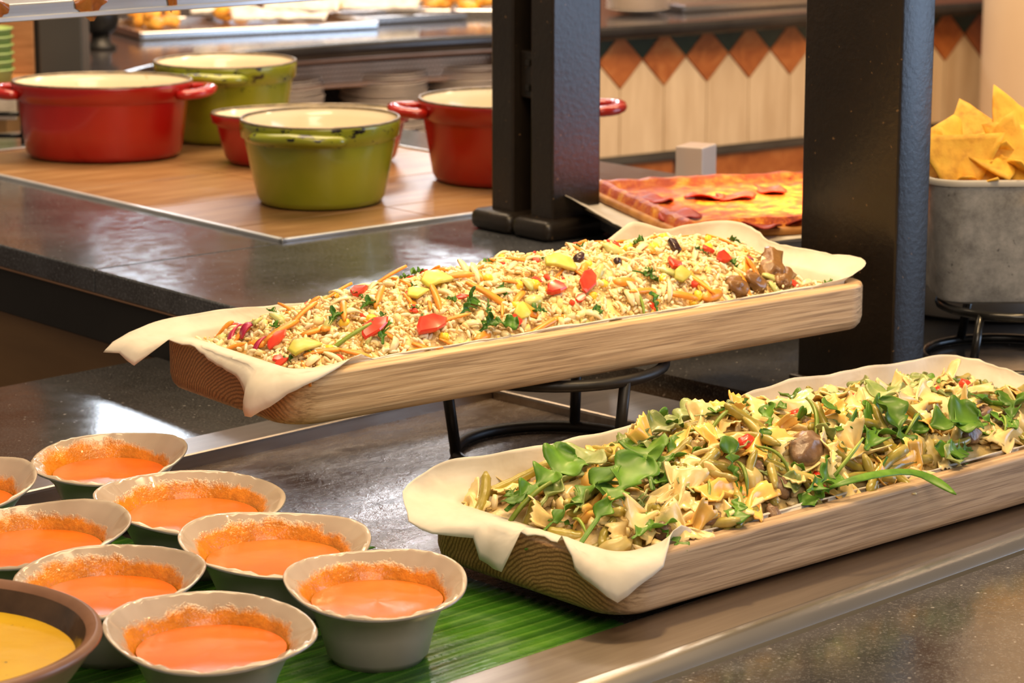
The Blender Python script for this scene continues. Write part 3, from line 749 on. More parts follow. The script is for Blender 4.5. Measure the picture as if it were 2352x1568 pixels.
def loops(levels, cap0=True, cap1=False):   # levels: (loop, z)
    V, F = [], []; n = len(levels[0][0])
    for lp, z in levels: V += [(x, y, z) for x, y in lp]
    for i in range(len(levels)-1):
        for k in range(n): F.append((i*n+k, i*n+(k+1) % n, (i+1)*n+(k+1) % n, (i+1)*n+k))
    if cap0: F.append(tuple(range(n))[::-1])
    if cap1: F.append(tuple(range((len(levels)-1)*n, len(levels)*n)))
    return V, F
tp = .016
mo('box_wall', loops([(rr_loop(BW-.016, BD-.016, .022), 0), (rr_loop(BW-.006, BD-.006, .026), .003), (rr_loop(BW, BD, .028), .010), (rr_loop(BW+2*tp, BD+2*tp, .034), BH-.004),
    (rr_loop(BW+2*tp-.008, BD+2*tp-.008, .030), BH-.004), (rr_loop(BW-.010, BD-.010, .024), .010)], True, True), 'concrete_look', bx, angle=18)
mo('box_rim', loops([(rr_loop(BW+2*tp+.003, BD+2*tp+.003, .035), BH-.006), (rr_loop(BW+2*tp+.004, BD+2*tp+.004, .036), BH-.001), (rr_loop(BW+2*tp-.001, BD+2*tp-.001, .034), BH+.001), (rr_loop(BW+2*tp-.009, BD+2*tp-.009, .030), BH), (rr_loop(BW+2*tp-.009, BD+2*tp-.009, .030), BH-.006)], False), 'grey_rim_plastic', bx)
simple('tortilla', [(.62,.28,.02),(.88,.48,.045),(.93,.56,.06)], 70, .6, 0, (140,.35,.002), perobj=.25)
def chipfn(sd, sz=.062):
    cv, tw = (.5+.8*((sd*.37) % 1)), ((sd*.61) % 1-.5)
    def fn(a, b):
        # triangle with rounded corners in barycentric polar form
        th = a*2*PI; k = math.cos(PI/3)/math.cos(((th+sd*.02) % (2*PI/3))-PI/3); k = min(k, .96); r = b*sz*.62*k*1.45
        x, y = r*math.cos(th), r*math.sin(th)
        return (x, y, cv*4.5*x*x - 4*tw*x*y + .0018*nz(x*70, y*70, sd))
    return grid(30, 6, fn, True)
chips = []
for i in range(4):
    o = mo('tortilla_chip', chipfn(i*7.3+1), 'tortilla'); solid(o, .0022); chips.append(o)
used_c = {}; box_m = Matrix.Translation(bx.location) @ Matrix.Rotation(R(2), 4, 'Z')
# a fill below, then hand-set chips along the front and top
fl = mo('chip_crumbs', loops([(rr_loop(BW-.0, BD-.0, .026), BH-.065), (rr_loop(BW+.008, BD+.008, .026), BH-.022)], True, True), 'tortilla', loc=bx.location, rot=(0,0,R(2)))
tag(fl, 'packed bed of broken chips filling the grey box', 'chips', kind='stuff')
def chip_rot(yaw, tilt, spin): return (Matrix.Rotation(yaw, 3, 'Z') @ Matrix.Rotation(tilt, 3, 'X') @ Matrix.Rotation(spin, 3, 'Z')).to_euler()
for k in range(150):
    x = rnd.uniform(-BW/2-.005, BW/2+.005); y = rnd.uniform(-BD/2, BD/2); e = 1-max(abs(x)/(BW/2+.01), abs(y)/(BD/2+.01))**3
    z = BH-.018 + e*.054*(.45+.55*(k/150)) + .010*(x/.17)
    place(chips, used_c, k % 4, box_m @ Vector((x*.86, y*.80, z)), chip_rot(rnd.uniform(0, 6.28), rnd.uniform(.05, .75), rnd.uniform(0, 6.28)), 'yellow tortilla chip lying loose in the heap in the grey box', 'chip', 'loose tortilla chips in the box')
hand = [(2205,372,YB+.010,.1,1.25,.55,1.05,'broad flat tortilla chip standing upright at the front of the box'), (2305,368,YB+.016,-.15,1.2,1.6,1.05,'tortilla chip leaning upright right of the broad front chip'),
        (2165,345,YB+.035,.4,.75,1.2,1,'tortilla chip sloping over the left front corner of the box'), (2235,312,YB+.06,-.3,.8,.3,1,'curved tortilla chip arching at the top left of the heap'),
        (2335,296,YB+.065,.3,.9,1.9,1,'highest tortilla chip at the right of the heap'), (2270,345,YB+.03,.1,.45,3.0,1.1,'tortilla chip lying level across the front chips'), (2152,372,YB+.035,-.5,1.0,2.0,.8,'reddish tortilla chip tucked in the left front corner'), (2350,345,YB+.02,-.1,1.0,5.1,1,'tortilla chip at the picture edge against the front wall')]
for i, (px, py, Y, yw, tl_, spn, sc, lab) in enumerate(hand):
    place(chips, used_c, i % 4, aty(px, py, Y), chip_rot(yw, tl_, spn), lab, 'chip', 'upright tortilla chips in the box', (sc,)*3)
cr = at(2318, 828, 0)
cst = thing('chip_stand', 'black wire ring stand under the chip box', 'stand', (cr.x, cr.y, 0))
def ring(r, z, n=48): return [(r*math.cos(2*PI*k/n), r*math.sin(2*PI*k/n), z) for k in range(n)]
mo('base_ring', tube(ring(.094, .0052), .005, 8, True), 'black_wire_gloss', cst)
mo('top_ring', tube(ring(.078, bz0-.006), .005, 8, True), 'black_wire_gloss', cst)
for a in (-125, -5, 115):
    a = R(a); mo('leg', tube([(.094*math.cos(a), .094*math.sin(a), .005), (.078*math.cos(a), .078*math.sin(a), bz0-.006)], .005), 'black_wire_gloss', cst)
wpz = at(2290, 748, .0)
wpl = mo('platter_base', lathe([(.0,.0),(.135,.0),(.146,.004),(.150,.038),(.144,.046),(0,.046)], 56), 'white_ceramic', loc=(wpz.x+.02, wpz.y+.150, .001))
tag(wpl, 'low pale round base standing behind the chip stand', 'plinth')

# ================================================================== WOODEN TRAYS
class Tray: pass
def make_tray(x0, y0, az, L, W, z0, h, r, mat, label, seed):
    T = Tray(); T.L, T.W, T.h, T.r, T.az, T.z0 = L, W, h, r, az, z0
    T.o = thing('serving_tray', label, 'tray', (x0, y0, z0), rz(az))
    T.M = Matrix.Translation((x0, y0, z0)) @ Matrix.Rotation(rz(az), 4, 'Z'); T.Mi = T.M.inverted()
    def lp(ins, n=9):
        rr = max(r-ins, .006); P = []
        for cx, cy, a0 in ((L-ins-rr, W-ins-rr, 0), (ins+rr, W-ins-rr, 90), (ins+rr, ins+rr, 180), (L-ins-rr, ins+rr, 270)):
            for k in range(n+1): a = R(a0+90*k/n); P.append((cx+rr*math.cos(a), cy+rr*math.sin(a)))
        return P
    T.wall = .017
    lv = [(lp(.012), .0), (lp(.006), .0015), (lp(.002), .006), (lp(0), .013), (lp(0), h-.004), (lp(.0012), h-.0012), (lp(.004), h), (lp(T.wall-.003), h), (lp(T.wall), h-.003), (lp(T.wall+.004), .014), (lp(T.wall+.010), .011)]
    tb = mo('tray_body', loops(lv, True, True), mat, T.o, angle=60); wn_ = tb.modifiers.new('normals', 'WEIGHTED_NORMAL'); wn_.keep_sharp = True; wn_.weight = 80
    return T
TU = make_tray(-.188, 2.171, 52.6, .695, .223, .0885, .0465, .036, 'oak_upper', 'raised oak tray of rice salad on the black ring stand', 1)
TL = make_tray(.080, 1.918, 48.6, .68, .235, .002, .0475, .036, 'oak_lower', 'front oak tray of bow-tie pasta salad resting on the steel rail', 2)

def paper(T, ctrl, label, seed, step=.008):
    """liner: ctrl = (k, out, dz); k runs 0..4 round the rim, whole numbers at the corners:
    0 front-left, 1 front-right, 2 back-right, 3 back-left"""
    w_ = T.wall+.0006; L, W = T.L, T.W; r = max(T.r-w_, .008)
    cs = [(w_+r, w_+r, 225, 270), (L-w_-r, w_+r, 315, 360), (L-w_-r, W-w_-r, 45, 90), (w_+r, W-w_-r, 135, 180)]
    st = []
    for i in range(4):
        c, n = cs[i], cs[(i+1) % 4]; seg = []
        for k in range(7): a = R(c[2]+45*k/6); seg.append((c[0]+r*math.cos(a), c[1]+r*math.sin(a), a))
        p, qn = seg[-1], None
        a1 = R(n[2]-45); e = (n[0]+r*math.cos(a1), n[1]+r*math.sin(a1))
        m = int(math.hypot(e[0]-p[0], e[1]-p[1])/step)
        for k in range(1, m): t = k/m; seg.append((p[0]+(e[0]-p[0])*t, p[1]+(e[1]-p[1])*t, a1))
        for k in range(7): a = R(n[2]-45+45*k/6); seg.append((n[0]+r*math.cos(a), n[1]+r*math.sin(a), a))
        tot = 0; ds = [0]
        for a, b in zip(seg, seg[1:]): tot += math.hypot(b[0]-a[0], b[1]-a[1]); ds.append(tot)
        st += [(x, y, a, i+d/tot) for (x, y, a), d in list(zip(seg, ds))[:-1]]
    ks = sorted(ctrl); ks = [(ks[-1][0]-4, *ks[-1][1:])] + ks + [(ks[0][0]+4, *ks[0][1:])]
    to = [(k[0], k[1]) for k in ks]; tz = [(k[0], k[2]) for k in ks]
    NR = 12; V = []
    for x, y, a, k in st:
        o = lerp_table(to, k); dz = lerp_table(tz, k)
        o += .0022*nz(k*11, seed); dz += .0022*nz(k*13, seed+5)
        d = (math.cos(a), math.sin(a)); h = T.h
        if o > .004: cx, cz = o*.95, max(.006, dz*.4+.006)
        else: cx, cz = 0, dz*.5
        for j in range(NR):
            if j == 0: off, z = -.006, .016
            elif j == 1: off, z = -.002, .026
            else:
                t = (j-2)/(NR-3); b0 = (1-t)**2; b1 = 2*t*(1-t); b2 = t*t
                off = -.0012*b0 + b1*cx + b2*o; z = h*1.0 + .0008*b0 + b1*cz + b2*dz
                if 0 < off < T.wall+.002: z = max(z, h+.0012)
                wv = t*.0016; off += wv*nz(k*23, t*2, seed+9); z += wv*nz(k*21, t*3, seed+2)
                if dz < 0 and off > T.wall-.004: off = max(off, T.wall+.0022)
                if 0 < off < T.wall+.002: z = max(z, h+.0012)
            V.append((x+d[0]*off, y+d[1]*off, z))
    n = len(st); F = [(i*NR+j, ((i+1) % n)*NR+j, ((i+1) % n)*NR+j+1, i*NR+j+1) for i in range(n) for j in range(NR-1)]
    o = mo('baking_paper', (V, F), 'baking_paper', loc=T.o.location, rot=T.o.rotation_euler); solid(o, .0005, 1)
    return tag(o, label, 'paper')
paper(TU, [(0.0,.034,-.013),(.010,.028,-.005),(.022,.023,.001),(.045,.019,.004),(.075,.010,.006),(.10,.001,.007),(.125,-.003,-.004),(.15,-.002,.001),(.5,-.002,.001),(.9,-.002,.001),(.965,.002,.004),(1.02,.012,.010),(1.10,.040,.016),(1.22,.022,.018),(1.7,.010,.020),(2.0,.020,.034),(2.10,.010,.034),(2.19,.004,.048),(2.27,.004,.022),(2.6,.002,.012),(2.85,.003,.014),(2.96,.012,.016),(3.02,.058,.002),(3.035,.080,-.010),(3.06,.060,-.008),(3.075,.064,-.020),(3.11,.030,.003),(3.30,.021,.002),(3.5,.024,-.006),(3.75,.026,-.010),(3.89,.033,-.021),(3.94,.046,-.036),(3.97,.040,-.025)],
      'baking paper lining the raised rice salad tray, its corner hanging down in a point', 1)
paper(TL, [(0.0,.044,-.026),(.010,.035,-.015),(.022,.030,-.008),(.045,.020,.003),(.07,.008,.012),(.10,.000,.012),(.13,-.003,.001),(.5,-.002,.002),(.9,-.002,.002),(1.0,.010,.010),(1.5,.010,.016),(1.9,.010,.024),(2.05,.012,.028),(2.2,.006,.034),(2.36,.006,.038),(2.55,.003,.030),(2.75,.002,.030),(2.9,.004,.030),(2.98,.016,.030),(3.04,.050,.016),(3.10,.068,.002),(3.20,.056,-.006),(3.33,.032,-.010),(3.34,.034,-.024),(3.50,.032,-.030),(3.515,.019,.002),(3.75,.016,.002),(3.80,.020,.010),(3.86,.024,.000),(3.92,.028,-.007),(3.965,.036,-.016)],
      'baking paper lining the front pasta salad tray, folded flaps over its left end', 7)

# ------------------------------------------------------------------ ring stand under the raised tray
rc = at(1270, 1046, -.010)
rs = thing('ring_stand', 'black iron ring stand on the wet steel under the raised tray', 'stand', (rc.x, rc.y, -.0098))
zt = .0885+.0098-.0056
mo('base_ring', tube(ring(.094, .0055), .0055, 10, True), 'black_iron', rs)
mo('top_ring', tube(ring(.106, zt), .0055, 10, True), 'black_iron', rs)
for a in (192, 76, -52):
    a = R(a); mo('leg', tube([(.094*math.cos(a), .094*math.sin(a), .004), (.106*math.cos(a), .106*math.sin(a), zt)], .0055, 10), 'black_iron', rs)

# ================================================================== SALADS
class Mound:
    def __init__(s, T, peak, edge, a0, a1, seed, pw=2.2, rough=.004, skew=.5):
        s.T, s.peak, s.edge, s.a0, s.a1, s.seed, s.pw, s.rough, s.skew = T, peak, edge, a0, a1, seed, pw, rough, skew
        s.b0, s.b1 = T.wall+.006, T.W-T.wall-.006
    def z(s, a, b):
        t = (b-s.b0)/(s.b1-s.b0); t = min(1, max(0, t)); t = t**(math.log(.5)/math.log(s.skew))
        sh = max(0, 1-abs(2*t-1)**s.pw)**.85
        e = min(1, max(0, min(a-s.a0, s.a1-a)/.03)); e = e**.5
        pk = lerp_table(s.peak, a)
        return s.T.h + s.edge + (pk-s.edge)*sh*e + s.rough*(nz(a*22, b*22, s.seed)+.9*nz(a*60, b*60, s.seed+4))*min(1, sh*2.5)
    def normal(s, a, b):
        d = .004; gx = (s.z(a+d, b)-s.z(a-d, b))/(2*d); gy = (s.z(a, b+d)-s.z(a, b-d))/(2*d)
        return Vector((-gx, -gy, 1)).normalized()
    def hit(s, px, py):
        d = ray(px, py); o = Vector((0, 0, CAMH)); t = 1.6; best = None
        while t < 3.4:
            q = s.T.Mi @ (o+d*t)
            if s.a0 < q.x < s.a1 and s.b0-.003 < q.y < s.b1+.003 and q.z <= s.z(q.x, q.y): return q.x, q.y
            t += .004
        return None
    def rand(s, rn, bias=1.0):
        return rn.uniform(s.a0+.004, s.a1-.004), s.b0 + (s.b1-s.b0)*rn.random()**bias
    def mat(s, a, b, lift, spin, tilt, rn):
        n = s.normal(a, b)
        q = Vector((0, 0, 1)).rotation_difference(n) @ Euler((rn.gauss(0, tilt), rn.gauss(0, tilt), 0)).to_quaternion() @ Euler((0, 0, spin)).to_quaternion()
        return Vector((a, b, s.z(a, b))) + n*lift, q
MU = Mound(TU, [(0,-.004),(.03,.004),(.08,.021),(.14,.033),(.2,.038),(.28,.042),(.4,.046),(.5,.045),(.56,.041),(.61,.026),(.635,.004),(.66,-.006)], -.008, .026, .668, 3, 2.0, .0045)
ML = Mound(TL, [(0,0),(.03,.004),(.08,.012),(.13,.018),(.17,.032),(.24,.042),(.35,.038),(.48,.030),(.55,.018),(.61,.008),(.66,0)], -.004, .024, .656, 8, 2.4, .007)
simple('rice_bed', [(.76,.50,.16),(.88,.66,.30),(.92,.76,.46)], 80, .55, 0, (200,.5,.003))
simple('dressing_bed', [(.46,.34,.10),(.62,.46,.20),(.74,.58,.32)], 60, .35, 0, (90,.6,.004))
def bed(Mo, mat, name, label):
    na, nb = 110, 40
    def fn(i, j):
        a = Mo.a0 + i*(Mo.a1-Mo.a0); b = Mo.b0-.004 + j*(Mo.b1-Mo.b0+.008); return (a, b, Mo.z(a, min(max(b, Mo.b0), Mo.b1))-.004)
    o = mo(name, grid(na, nb, fn), mat, loc=Mo.T.o.location, rot=Mo.T.o.rotation_euler); return tag(o, label, 'salad', kind='stuff')
bed(MU, 'rice_bed', 'rice_salad_bed', 'packed rice and couscous at the heart of the rice salad')
bed(ML, 'dressing_bed', 'pasta_salad_bed', 'creamy dressed base of the pasta salad under the leaves')
def scatter(Mo, name, mat, basev, basef, n, label, seed, smin, smax, lift, tilt, cluster=None):
    rn = random.Random(seed); nv = len(basev); BV = np.array([tuple(v) for v in basev]); VV = np.zeros((n*nv, 3)); 
    for i in range(n):
        a, b = Mo.rand(rn)
        p, q = Mo.mat(a, b, rn.uniform(*lift), rn.uniform(0, 6.28), tilt, rn)
        m = np.array(q.to_matrix()); s = rn.uniform(smin, smax)
        VV[i*nv:(i+1)*nv] = (BV*np.array([s*rn.uniform(.85, 1.2), s, s])) @ m.T + np.array(p)
    bf = np.array(basef); FF = (bf[None] + (np.arange(n)*nv)[:, None, None]).reshape(-1, 3)
    me = bpy.data.meshes.new(name); me.vertices.add(n*nv); me.vertices.foreach_set('co', VV.ravel())
    me.loops.add(len(FF)*3); me.loops.foreach_set('vertex_index', FF.ravel().astype(np.int32))
    me.polygons.add(len(FF)); me.polygons.foreach_set('loop_start', (np.arange(len(FF))*3).astype(np.int32)); me.polygons.foreach_set('loop_total', np.full(len(FF), 3, np.int32))
    me.update(); me.validate(); me.polygons.foreach_set('use_smooth', [True]*len(me.polygons)); me.materials.append(MATS[mat])
    o = bpy.data.objects.new(name, me); COL.objects.link(o); o.location = Mo.T.o.location; o.rotation_euler = Mo.T.o.rotation_euler
    return tag(o, label, 'rice' if 'rice' in name else 'salad bits' if 'bits' in name else 'couscous', kind='stuff')
def capsule(l, r, n=6):
    V = [(-l/2, 0, 0)]; 
    for x, k in ((-.42, .62), (-.2, 1.0), (.2, 1.0), (.42, .62)):
        for i in range(n): t = 2*PI*i/n; V.append((x*l, r*k*math.cos(t), r*k*math.sin(t) + .10*r*(1-(x/.5)**2)))
    V.append((l/2, 0, 0)); F = []
    for i in range(n):
        F.append((0, 1+(i+1) % n, 1+i)); F.append((len(V)-1, 1+3*n+i, 1+3*n+(i+1) % n))
        for j in range(3):
            a, b, c2, d = 1+j*n+i, 1+j*n+(i+1) % n, 1+(j+1)*n+(i+1) % n, 1+(j+1)*n+i
            F += [(a, b, c2), (a, c2, d)]
    return V, F
def ico(r):
    bm = bmesh.new(); bmesh.ops.create_icosphere(bm, subdivisions=1, radius=r); V = [v.co.copy() for v in bm.verts]; bm.verts.index_update()
    F = [tuple(v.index for v in f.verts) for f in bm.faces]; bm.free(); return V, F
simple('rice_grain', [(.84,.62,.32),(.90,.76,.50),(.92,.84,.66)], 38, .38)
simple('rice_clump', [(.86,.60,.18),(.92,.74,.38),(.92,.82,.56)], 45, .45, 0, (160,.5,.002))
simple('couscous_grain', [(.80,.58,.22),(.88,.72,.40)], 60, .5)
kv, kf = ico(.0042)
scatter(MU, 'couscous_clumps', 'rice_clump', [(v[0]*1.5*(1+.4*math.sin(v[1]*900)), v[1]*(1+.4*math.sin(v[0]*700)), v[2]*.7) for v in kv], kf, 1500, 'sticky pale clumps of couscous all through the rice salad', 15, .5, 1.2, (-.003, .0015), .5)
cv, cf = capsule(.0088, .00165)
scatter(MU, 'rice_grains', 'rice_grain', cv, cf, 3300, 'loose white rice grains all over the rice salad', 11, .8, 1.1, (-.0015, .0035), .45)
iv, if_ = ico(.00125)
scatter(MU, 'couscous_grains', 'couscous_grain', iv, if_, 6000, 'tiny pale couscous grains sprinkled through the rice salad', 12, .6, 1.2, (-.001, .0035), .5)

simple('dressing_bits', [(.56,.40,.12),(.74,.56,.26),(.82,.68,.42)], 50, .3)
lv_, lf_ = ico(.0046)
scatter(ML, 'dressing_bits', 'dressing_bits', [(v[0]*1.7*(1+.4*math.sin(v[1]*900)), v[1]*(1+.4*math.sin(v[0]*700)), v[2]*.55) for v in lv_], lf_, 800, 'small creamy chopped bits all through the pasta salad', 14, .5, 1.25, (-.003, .003), .6)
# ---- pieces ------------------------------------------------------
simple('carrot', [(.78,.26,.03),(.92,.40,.05)], 60, .35, perobj=.2)
simple('red_pepper', [(.62,.03,.02),(.80,.09,.035)], 50, .22, perobj=.2)
simple('corn', [(.90,.56,.03),(.95,.68,.08)], 60, .25)
simple('aubergine_skin', [(.025,.012,.012),(.07,.03,.03)], 60, .2)
simple('aubergine_stew', [(.14,.06,.02),(.30,.16,.05)], 50, .3, 0, (70,.4,.003))
simple('red_cabbage', [(.36,.01,.06),(.52,.04,.12)], 60, .3)
simple('onion', [(.80,.66,.36),(.86,.76,.50)], 40, .3)
simple('cucumber', [(.46,.48,.14),(.62,.60,.26)], 50, .3)
simple('bow_tie', [(.66,.48,.16),(.80,.62,.28),(.86,.72,.40)], 50, .25, 0, (120,.15,.001), perobj=.25)
simple('bow_tie_orange', [(.82,.44,.07),(.92,.60,.18)], 50, .25, perobj=.25)
simple('green_bean', [(.22,.18,.02),(.38,.31,.06),(.54,.43,.18)], 40, .25, 0, (90,.2,.002), perobj=.45)
simple('mushroom', [(.10,.05,.03),(.24,.14,.08),(.40,.28,.17)], 60, .35, 0, (80,.5,.004))
simple('courgette_flesh', [(.46,.36,.12),(.60,.48,.20)], 50, .35)

def strip(L, w, th, bend, twist=0.0, n=9):
    P = []; 
    def ring_(t):
        x = (t-.5)*L; z = bend*(1-(2*t-1)**2)*L; k = min(1, .35+3*min(t, 1-t)); tw = twist*(t-.5)
        return [(x, w*k*a*math.cos(tw)-th*b*math.sin(tw), z+w*k*a*math.sin(tw)+th*b*math.cos(tw)) for a, b in ((-.5,-.5),(.5,-.5),(.5,.5),(-.5,.5))]
    V = []; F = []
    for i in range(n): V += ring_(i/(n-1))
    for i in range(n-1):
        for k in range(4): F.append((i*4+k, i*4+(k+1) % 4, (i+1)*4+(k+1) % 4, (i+1)*4+k))
    F += [(3,2,1,0), tuple(range((n-1)*4, n*4))]; return V, F
def shard(L, W, th, bend, seed):
    rn = random.Random(seed*17); n = 7; P = []
    for k in range(n):
        a = 2*PI*k/n + rn.uniform(-.2,.2); r_ = rn.uniform(.72, 1.0); P.append((L/2*r_*math.cos(a), W/2*r_*math.sin(a)))
    def zc(x): return bend*L*(1-(2*x/L)**2)
    V = [(x*.9, y*.9, zc(x)-th/2) for x, y in P] + [(x, y, zc(x)+th*.2) for x, y in P] + [(x*.86, y*.86, zc(x)+th/2) for x, y in P] + [(0, 0, zc(0)+th*.42)]
    F = [tuple(range(n))[::-1]]
    for l_ in (0, 1): F += [(l_*n+k, l_*n+(k+1) % n, (l_+1)*n+(k+1) % n, (l_+1)*n+k) for k in range(n)]
    F += [(2*n+k, 2*n+(k+1) % n, 3*n) for k in range(n)]
    return V, F
def chunk(seed, rx, ry, rz_): return lump(seed, rx, ry, rz_, 12, 8, .35)
def leafy(L, W, lobes, curl, seed, stem=.3, ns=22, nw=5, droop=.25):
    """stalk, side lobes, broad rounded end lobe; edges ruffled"""
    def fn(i, j):
        t = i; s = (j-.5)*2
        if t < stem: w = .0013; rib = 0
        else:
            u = (t-stem)/(1-stem)
            if u < .62: w = W*(.30+.75*u)*(.52+.48*math.cos(u*lobes*PI/.62+PI)) + .001
            else: q = (u-.62)/.38; w = W*math.sqrt(max(0, 1-(2*q-.9)**2/1.22))*(.9+.1*math.cos(q*9+seed)) + .0006
            rib = min(1, u*6)
        y = s*w
        ruff = .0022*math.sin(t*26+seed+(1.5 if s > 0 else 0))*abs(s)**2*(t > stem)
        return ((t-.4)*L, y*math.cos(curl*s*.5), droop*L*(.25-(t-.5)**2) + abs(s)**1.4*w*curl*.8 + ruff + .0022*nz(t*6, s*1.5, seed+7)*(t > stem))
    return grid(ns, nw, fn)
def bowtie(seed, L=.046, W=.035):
    def fn(i, j):
        s = (i-.5)*2; t = (j-.5)*2
        k = .34+.66*min(1, abs(s)*1.15)**.8; jj = int(round(j*12))
        x = s*L/2 + (.0014*(1 if jj % 2 else -1) if abs(s) > .97 else 0)
        y = t*W/2*k; pin = (1-abs(s))**1.6
        z = .0065*math.cos(t*PI*1.5)*pin + .006*s*t*math.sin(seed) + .0035*math.sin(t*PI+seed)*abs(s) + .004*s*s*math.cos(seed*1.7)
        return (x, y, z)
    return grid(13, 13, fn)
def bean(seed, L, r=.0040):
    n = 12; bend = .10*math.sin(seed*2.3); P = [((i/(n-1)-.5)*L, L*bend*math.sin(PI*i/(n-1)), .12*L*math.sin(seed)*(i/(n-1)-.5)**2*2) for i in range(n)]
    cutend = int(seed) % 2
    rr = [r*(.35 if (i == 0 or (i == n-1 and not cutend)) else .8 if i in (1, n-2) and not cutend else (1+.06*math.sin(i*2.1+seed))) for i in range(n)]
    return tube(P, rr, 8)

def put(Mo, protos, used, i, ab, lift, spin, tilt, label, cat, group, scale=1.0, rn=rnd, flat=False):
    p, q = Mo.mat(ab[0], ab[1], lift, spin, tilt, rn)
    rot = (Mo.T.M.to_quaternion() @ q).to_euler()
    return place(protos, used, i, Mo.T.M @ p, rot, label, cat, group, (scale,)*3)
def protos(name, vfs, mat, th=0, angle=None):
    out = []
    for vf in vfs:
        o = mo(name, vf, mat, angle=angle)
        if th: solid(o, th)
        out.append(o)
    return out
# rice salad pieces
RS = 'in the rice salad'
carrot = protos('carrot_strip', [strip(.042,.0055,.0024,.05,.6), strip(.032,.0060,.0024,.08,.8), strip(.022,.0085,.003,.02,.3), strip(.065,.0052,.0025,.04,.5)], 'carrot'); uc = {}
pepper = protos('pepper_piece', [shard(.036,.018,.0045,.10,1), shard(.024,.018,.0050,.14,2), shard(.018,.012,.0055,.05,3)], 'red_pepper', angle=25); up = {}
corn = protos('corn_kernel', [chunk(5,.0048,.0040,.0034), chunk(9,.0042,.0042,.0034)], 'corn'); uk = {}
lett = protos('lettuce_piece', [shard(.042,.026,.003,.16,8), shard(.030,.022,.003,.2,9)], 'lettuce', .0012); ul = {}
pars = protos('parsley_sprig', [leafy(.026,.010,4.5,.9,1,.25), leafy(.020,.009,3.5,1.1,6,.2), leafy(.030,.006,3.0,.5,12,.35)], 'parsley', .0005); ug = {}
cab = protos('cabbage_piece', [strip(.020,.009,.0018,.2,.8,7), strip(.024,.006,.0018,.14,-.8,7)], 'red_cabbage'); ub = {}
oni = protos('onion_sliver', [strip(.024,.005,.0016,.14,.7,7), strip(.018,.006,.0018,.2,-.5,7)], 'onion'); uo = {}
cuc = protos('cucumber_piece', [chunk(13,.010,.007,.004), strip(.026,.009,.003,.1,.4,7)], 'cucumber'); uq = {}
aub = protos('aubergine_piece', [rbox(-.008,.008,-.004,.004,-.003,.003,.0015), chunk(19,.008,.006,.005)], 'aubergine_skin'); ua = {}
stw = protos('stewed_aubergine', [lump(21,.024,.014,.008,20,12,.5), lump(27,.018,.013,.008,20,12,.5)], 'aubergine_stew'); us = {}
stem = protos('rocket_sprig', [strip(.055,.003,.0024,.04,.3), strip(.030,.0025,.002,.1,.3)], 'stem_green'); um = {}
def zone(Mo, a, b):
    i = min(8, int(9*(a-Mo.a0)/(Mo.a1-Mo.a0))); j = min(2, int(3*(b-Mo.b0)/(Mo.b1-Mo.b0)))
    return ', ' + ('far left end','left end','left of middle','just left of middle','middle','just right of middle','right of middle','right end','far right end')[i] + (' front',' centre',' back')[j]
def land(Mo, lst, pr, us_, lab, cat, grp, lift, tilt=.15, big=1.0):
    for i, (px, py, spin, sc, *rest) in enumerate(lst):
        ab = Mo.hit(px, py)
        if ab is None: continue
        put(Mo, pr, us_, rest[0] if rest else i % len(pr), ab, lift, spin, tilt, lab + zone(Mo, *ab), cat, grp, sc*big)
land(MU, [(1250,578,.1,1.2,3),(1000,697,1.2,1,0),(790,725,1.0,1.05,0),(700,735,.3,1,0),(650,770,.2,1,0),(720,775,.0,1,2),(1560,690,-.4,1,1),(1120,690,-.7,1.2,0),(1430,655,-.3,1,2),(1700,556,.0,1.1,0),(1450,560,.3,1.1,3),(1630,690,.1,1.2,2),(870,690,.8,1,0),(1050,650,-.5,1,1)], carrot, uc, 'large carrot strip on the rice salad', 'carrot', 'large carrot strips in the rice salad', .0042)
land(MU, [(825,685,.6,1,1),(1275,680,.2,1.1,1),(1345,662,.8,1.1,0),(860,770,.3,1.15,0),(985,757,.2,1.3,0),(1655,606,.3,1,1),(1545,620,.9,1,1),(1620,585,.2,.8,1),(640,797,.1,.8,0),(1330,700,.1,.8,2),(1180,752,1.2,.7,1),(820,658,.3,.6,2),(1590,665,.3,.7,2)], pepper, up, 'red pepper piece on the rice salad', 'pepper', 'red pepper pieces in the rice salad', .0042)
land(MU, [(1225,660,0,1.3),(850,737,1,1.3),(780,683,0,1),(1120,650,1,1.1),(1500,572,0,1.2),(1440,575,1,1.1),(1520,650,1,1),(1385,660,0,1.1)], corn, uk, 'shiny corn kernel on the rice salad', 'corn', 'corn kernels in the rice salad', .0022)
land(MU, [(1000,660,.2,1.1,0),(1280,625,-.5,1,0),(700,815,.1,1,0),(960,690,.4,.9,1),(1560,640,.6,.8,1),(1190,730,.5,.8,1)], lett, ul, 'pale lettuce piece in the rice salad', 'lettuce', 'lettuce pieces in the rice salad', .0045)
land(MU, [(1060,715,.9,1.2,0),(1130,755,-.6,1.3,2),(875,785,1.1,1,0),(1090,588,.8,1.2,1),(1470,640,-.2,1.1,2),(760,745,.7,.9,1),(600,735,.2,.9,2),(835,712,.4,.8,1),(1500,715,1.4,.9,2),(1110,765,.4,1,1),(950,718,.6,.8,2)], pars, ug, 'dark green herb sprig on the rice salad', 'herb', 'herb sprigs in the rice salad', .0040, .3)
land(MU, [(575,765,.3,1.1,0),(545,775,.5,1.1,1),(560,750,.2,.9,0),(600,800,.2,.8,1),(1720,605,.2,.6,0)], cab, ub, 'crimson cabbage piece in the rice salad', 'cabbage', 'red cabbage in the rice salad', .0030)
land(MU, [(1547,578,1.3,1.1,0),(1330,602,.2,.9,1),(1415,610,.4,.7,1),(905,645,.3,.8,1)], aub, ua, 'black aubergine cube in the rice salad', 'aubergine', 'aubergine cubes in the rice salad', .0040)
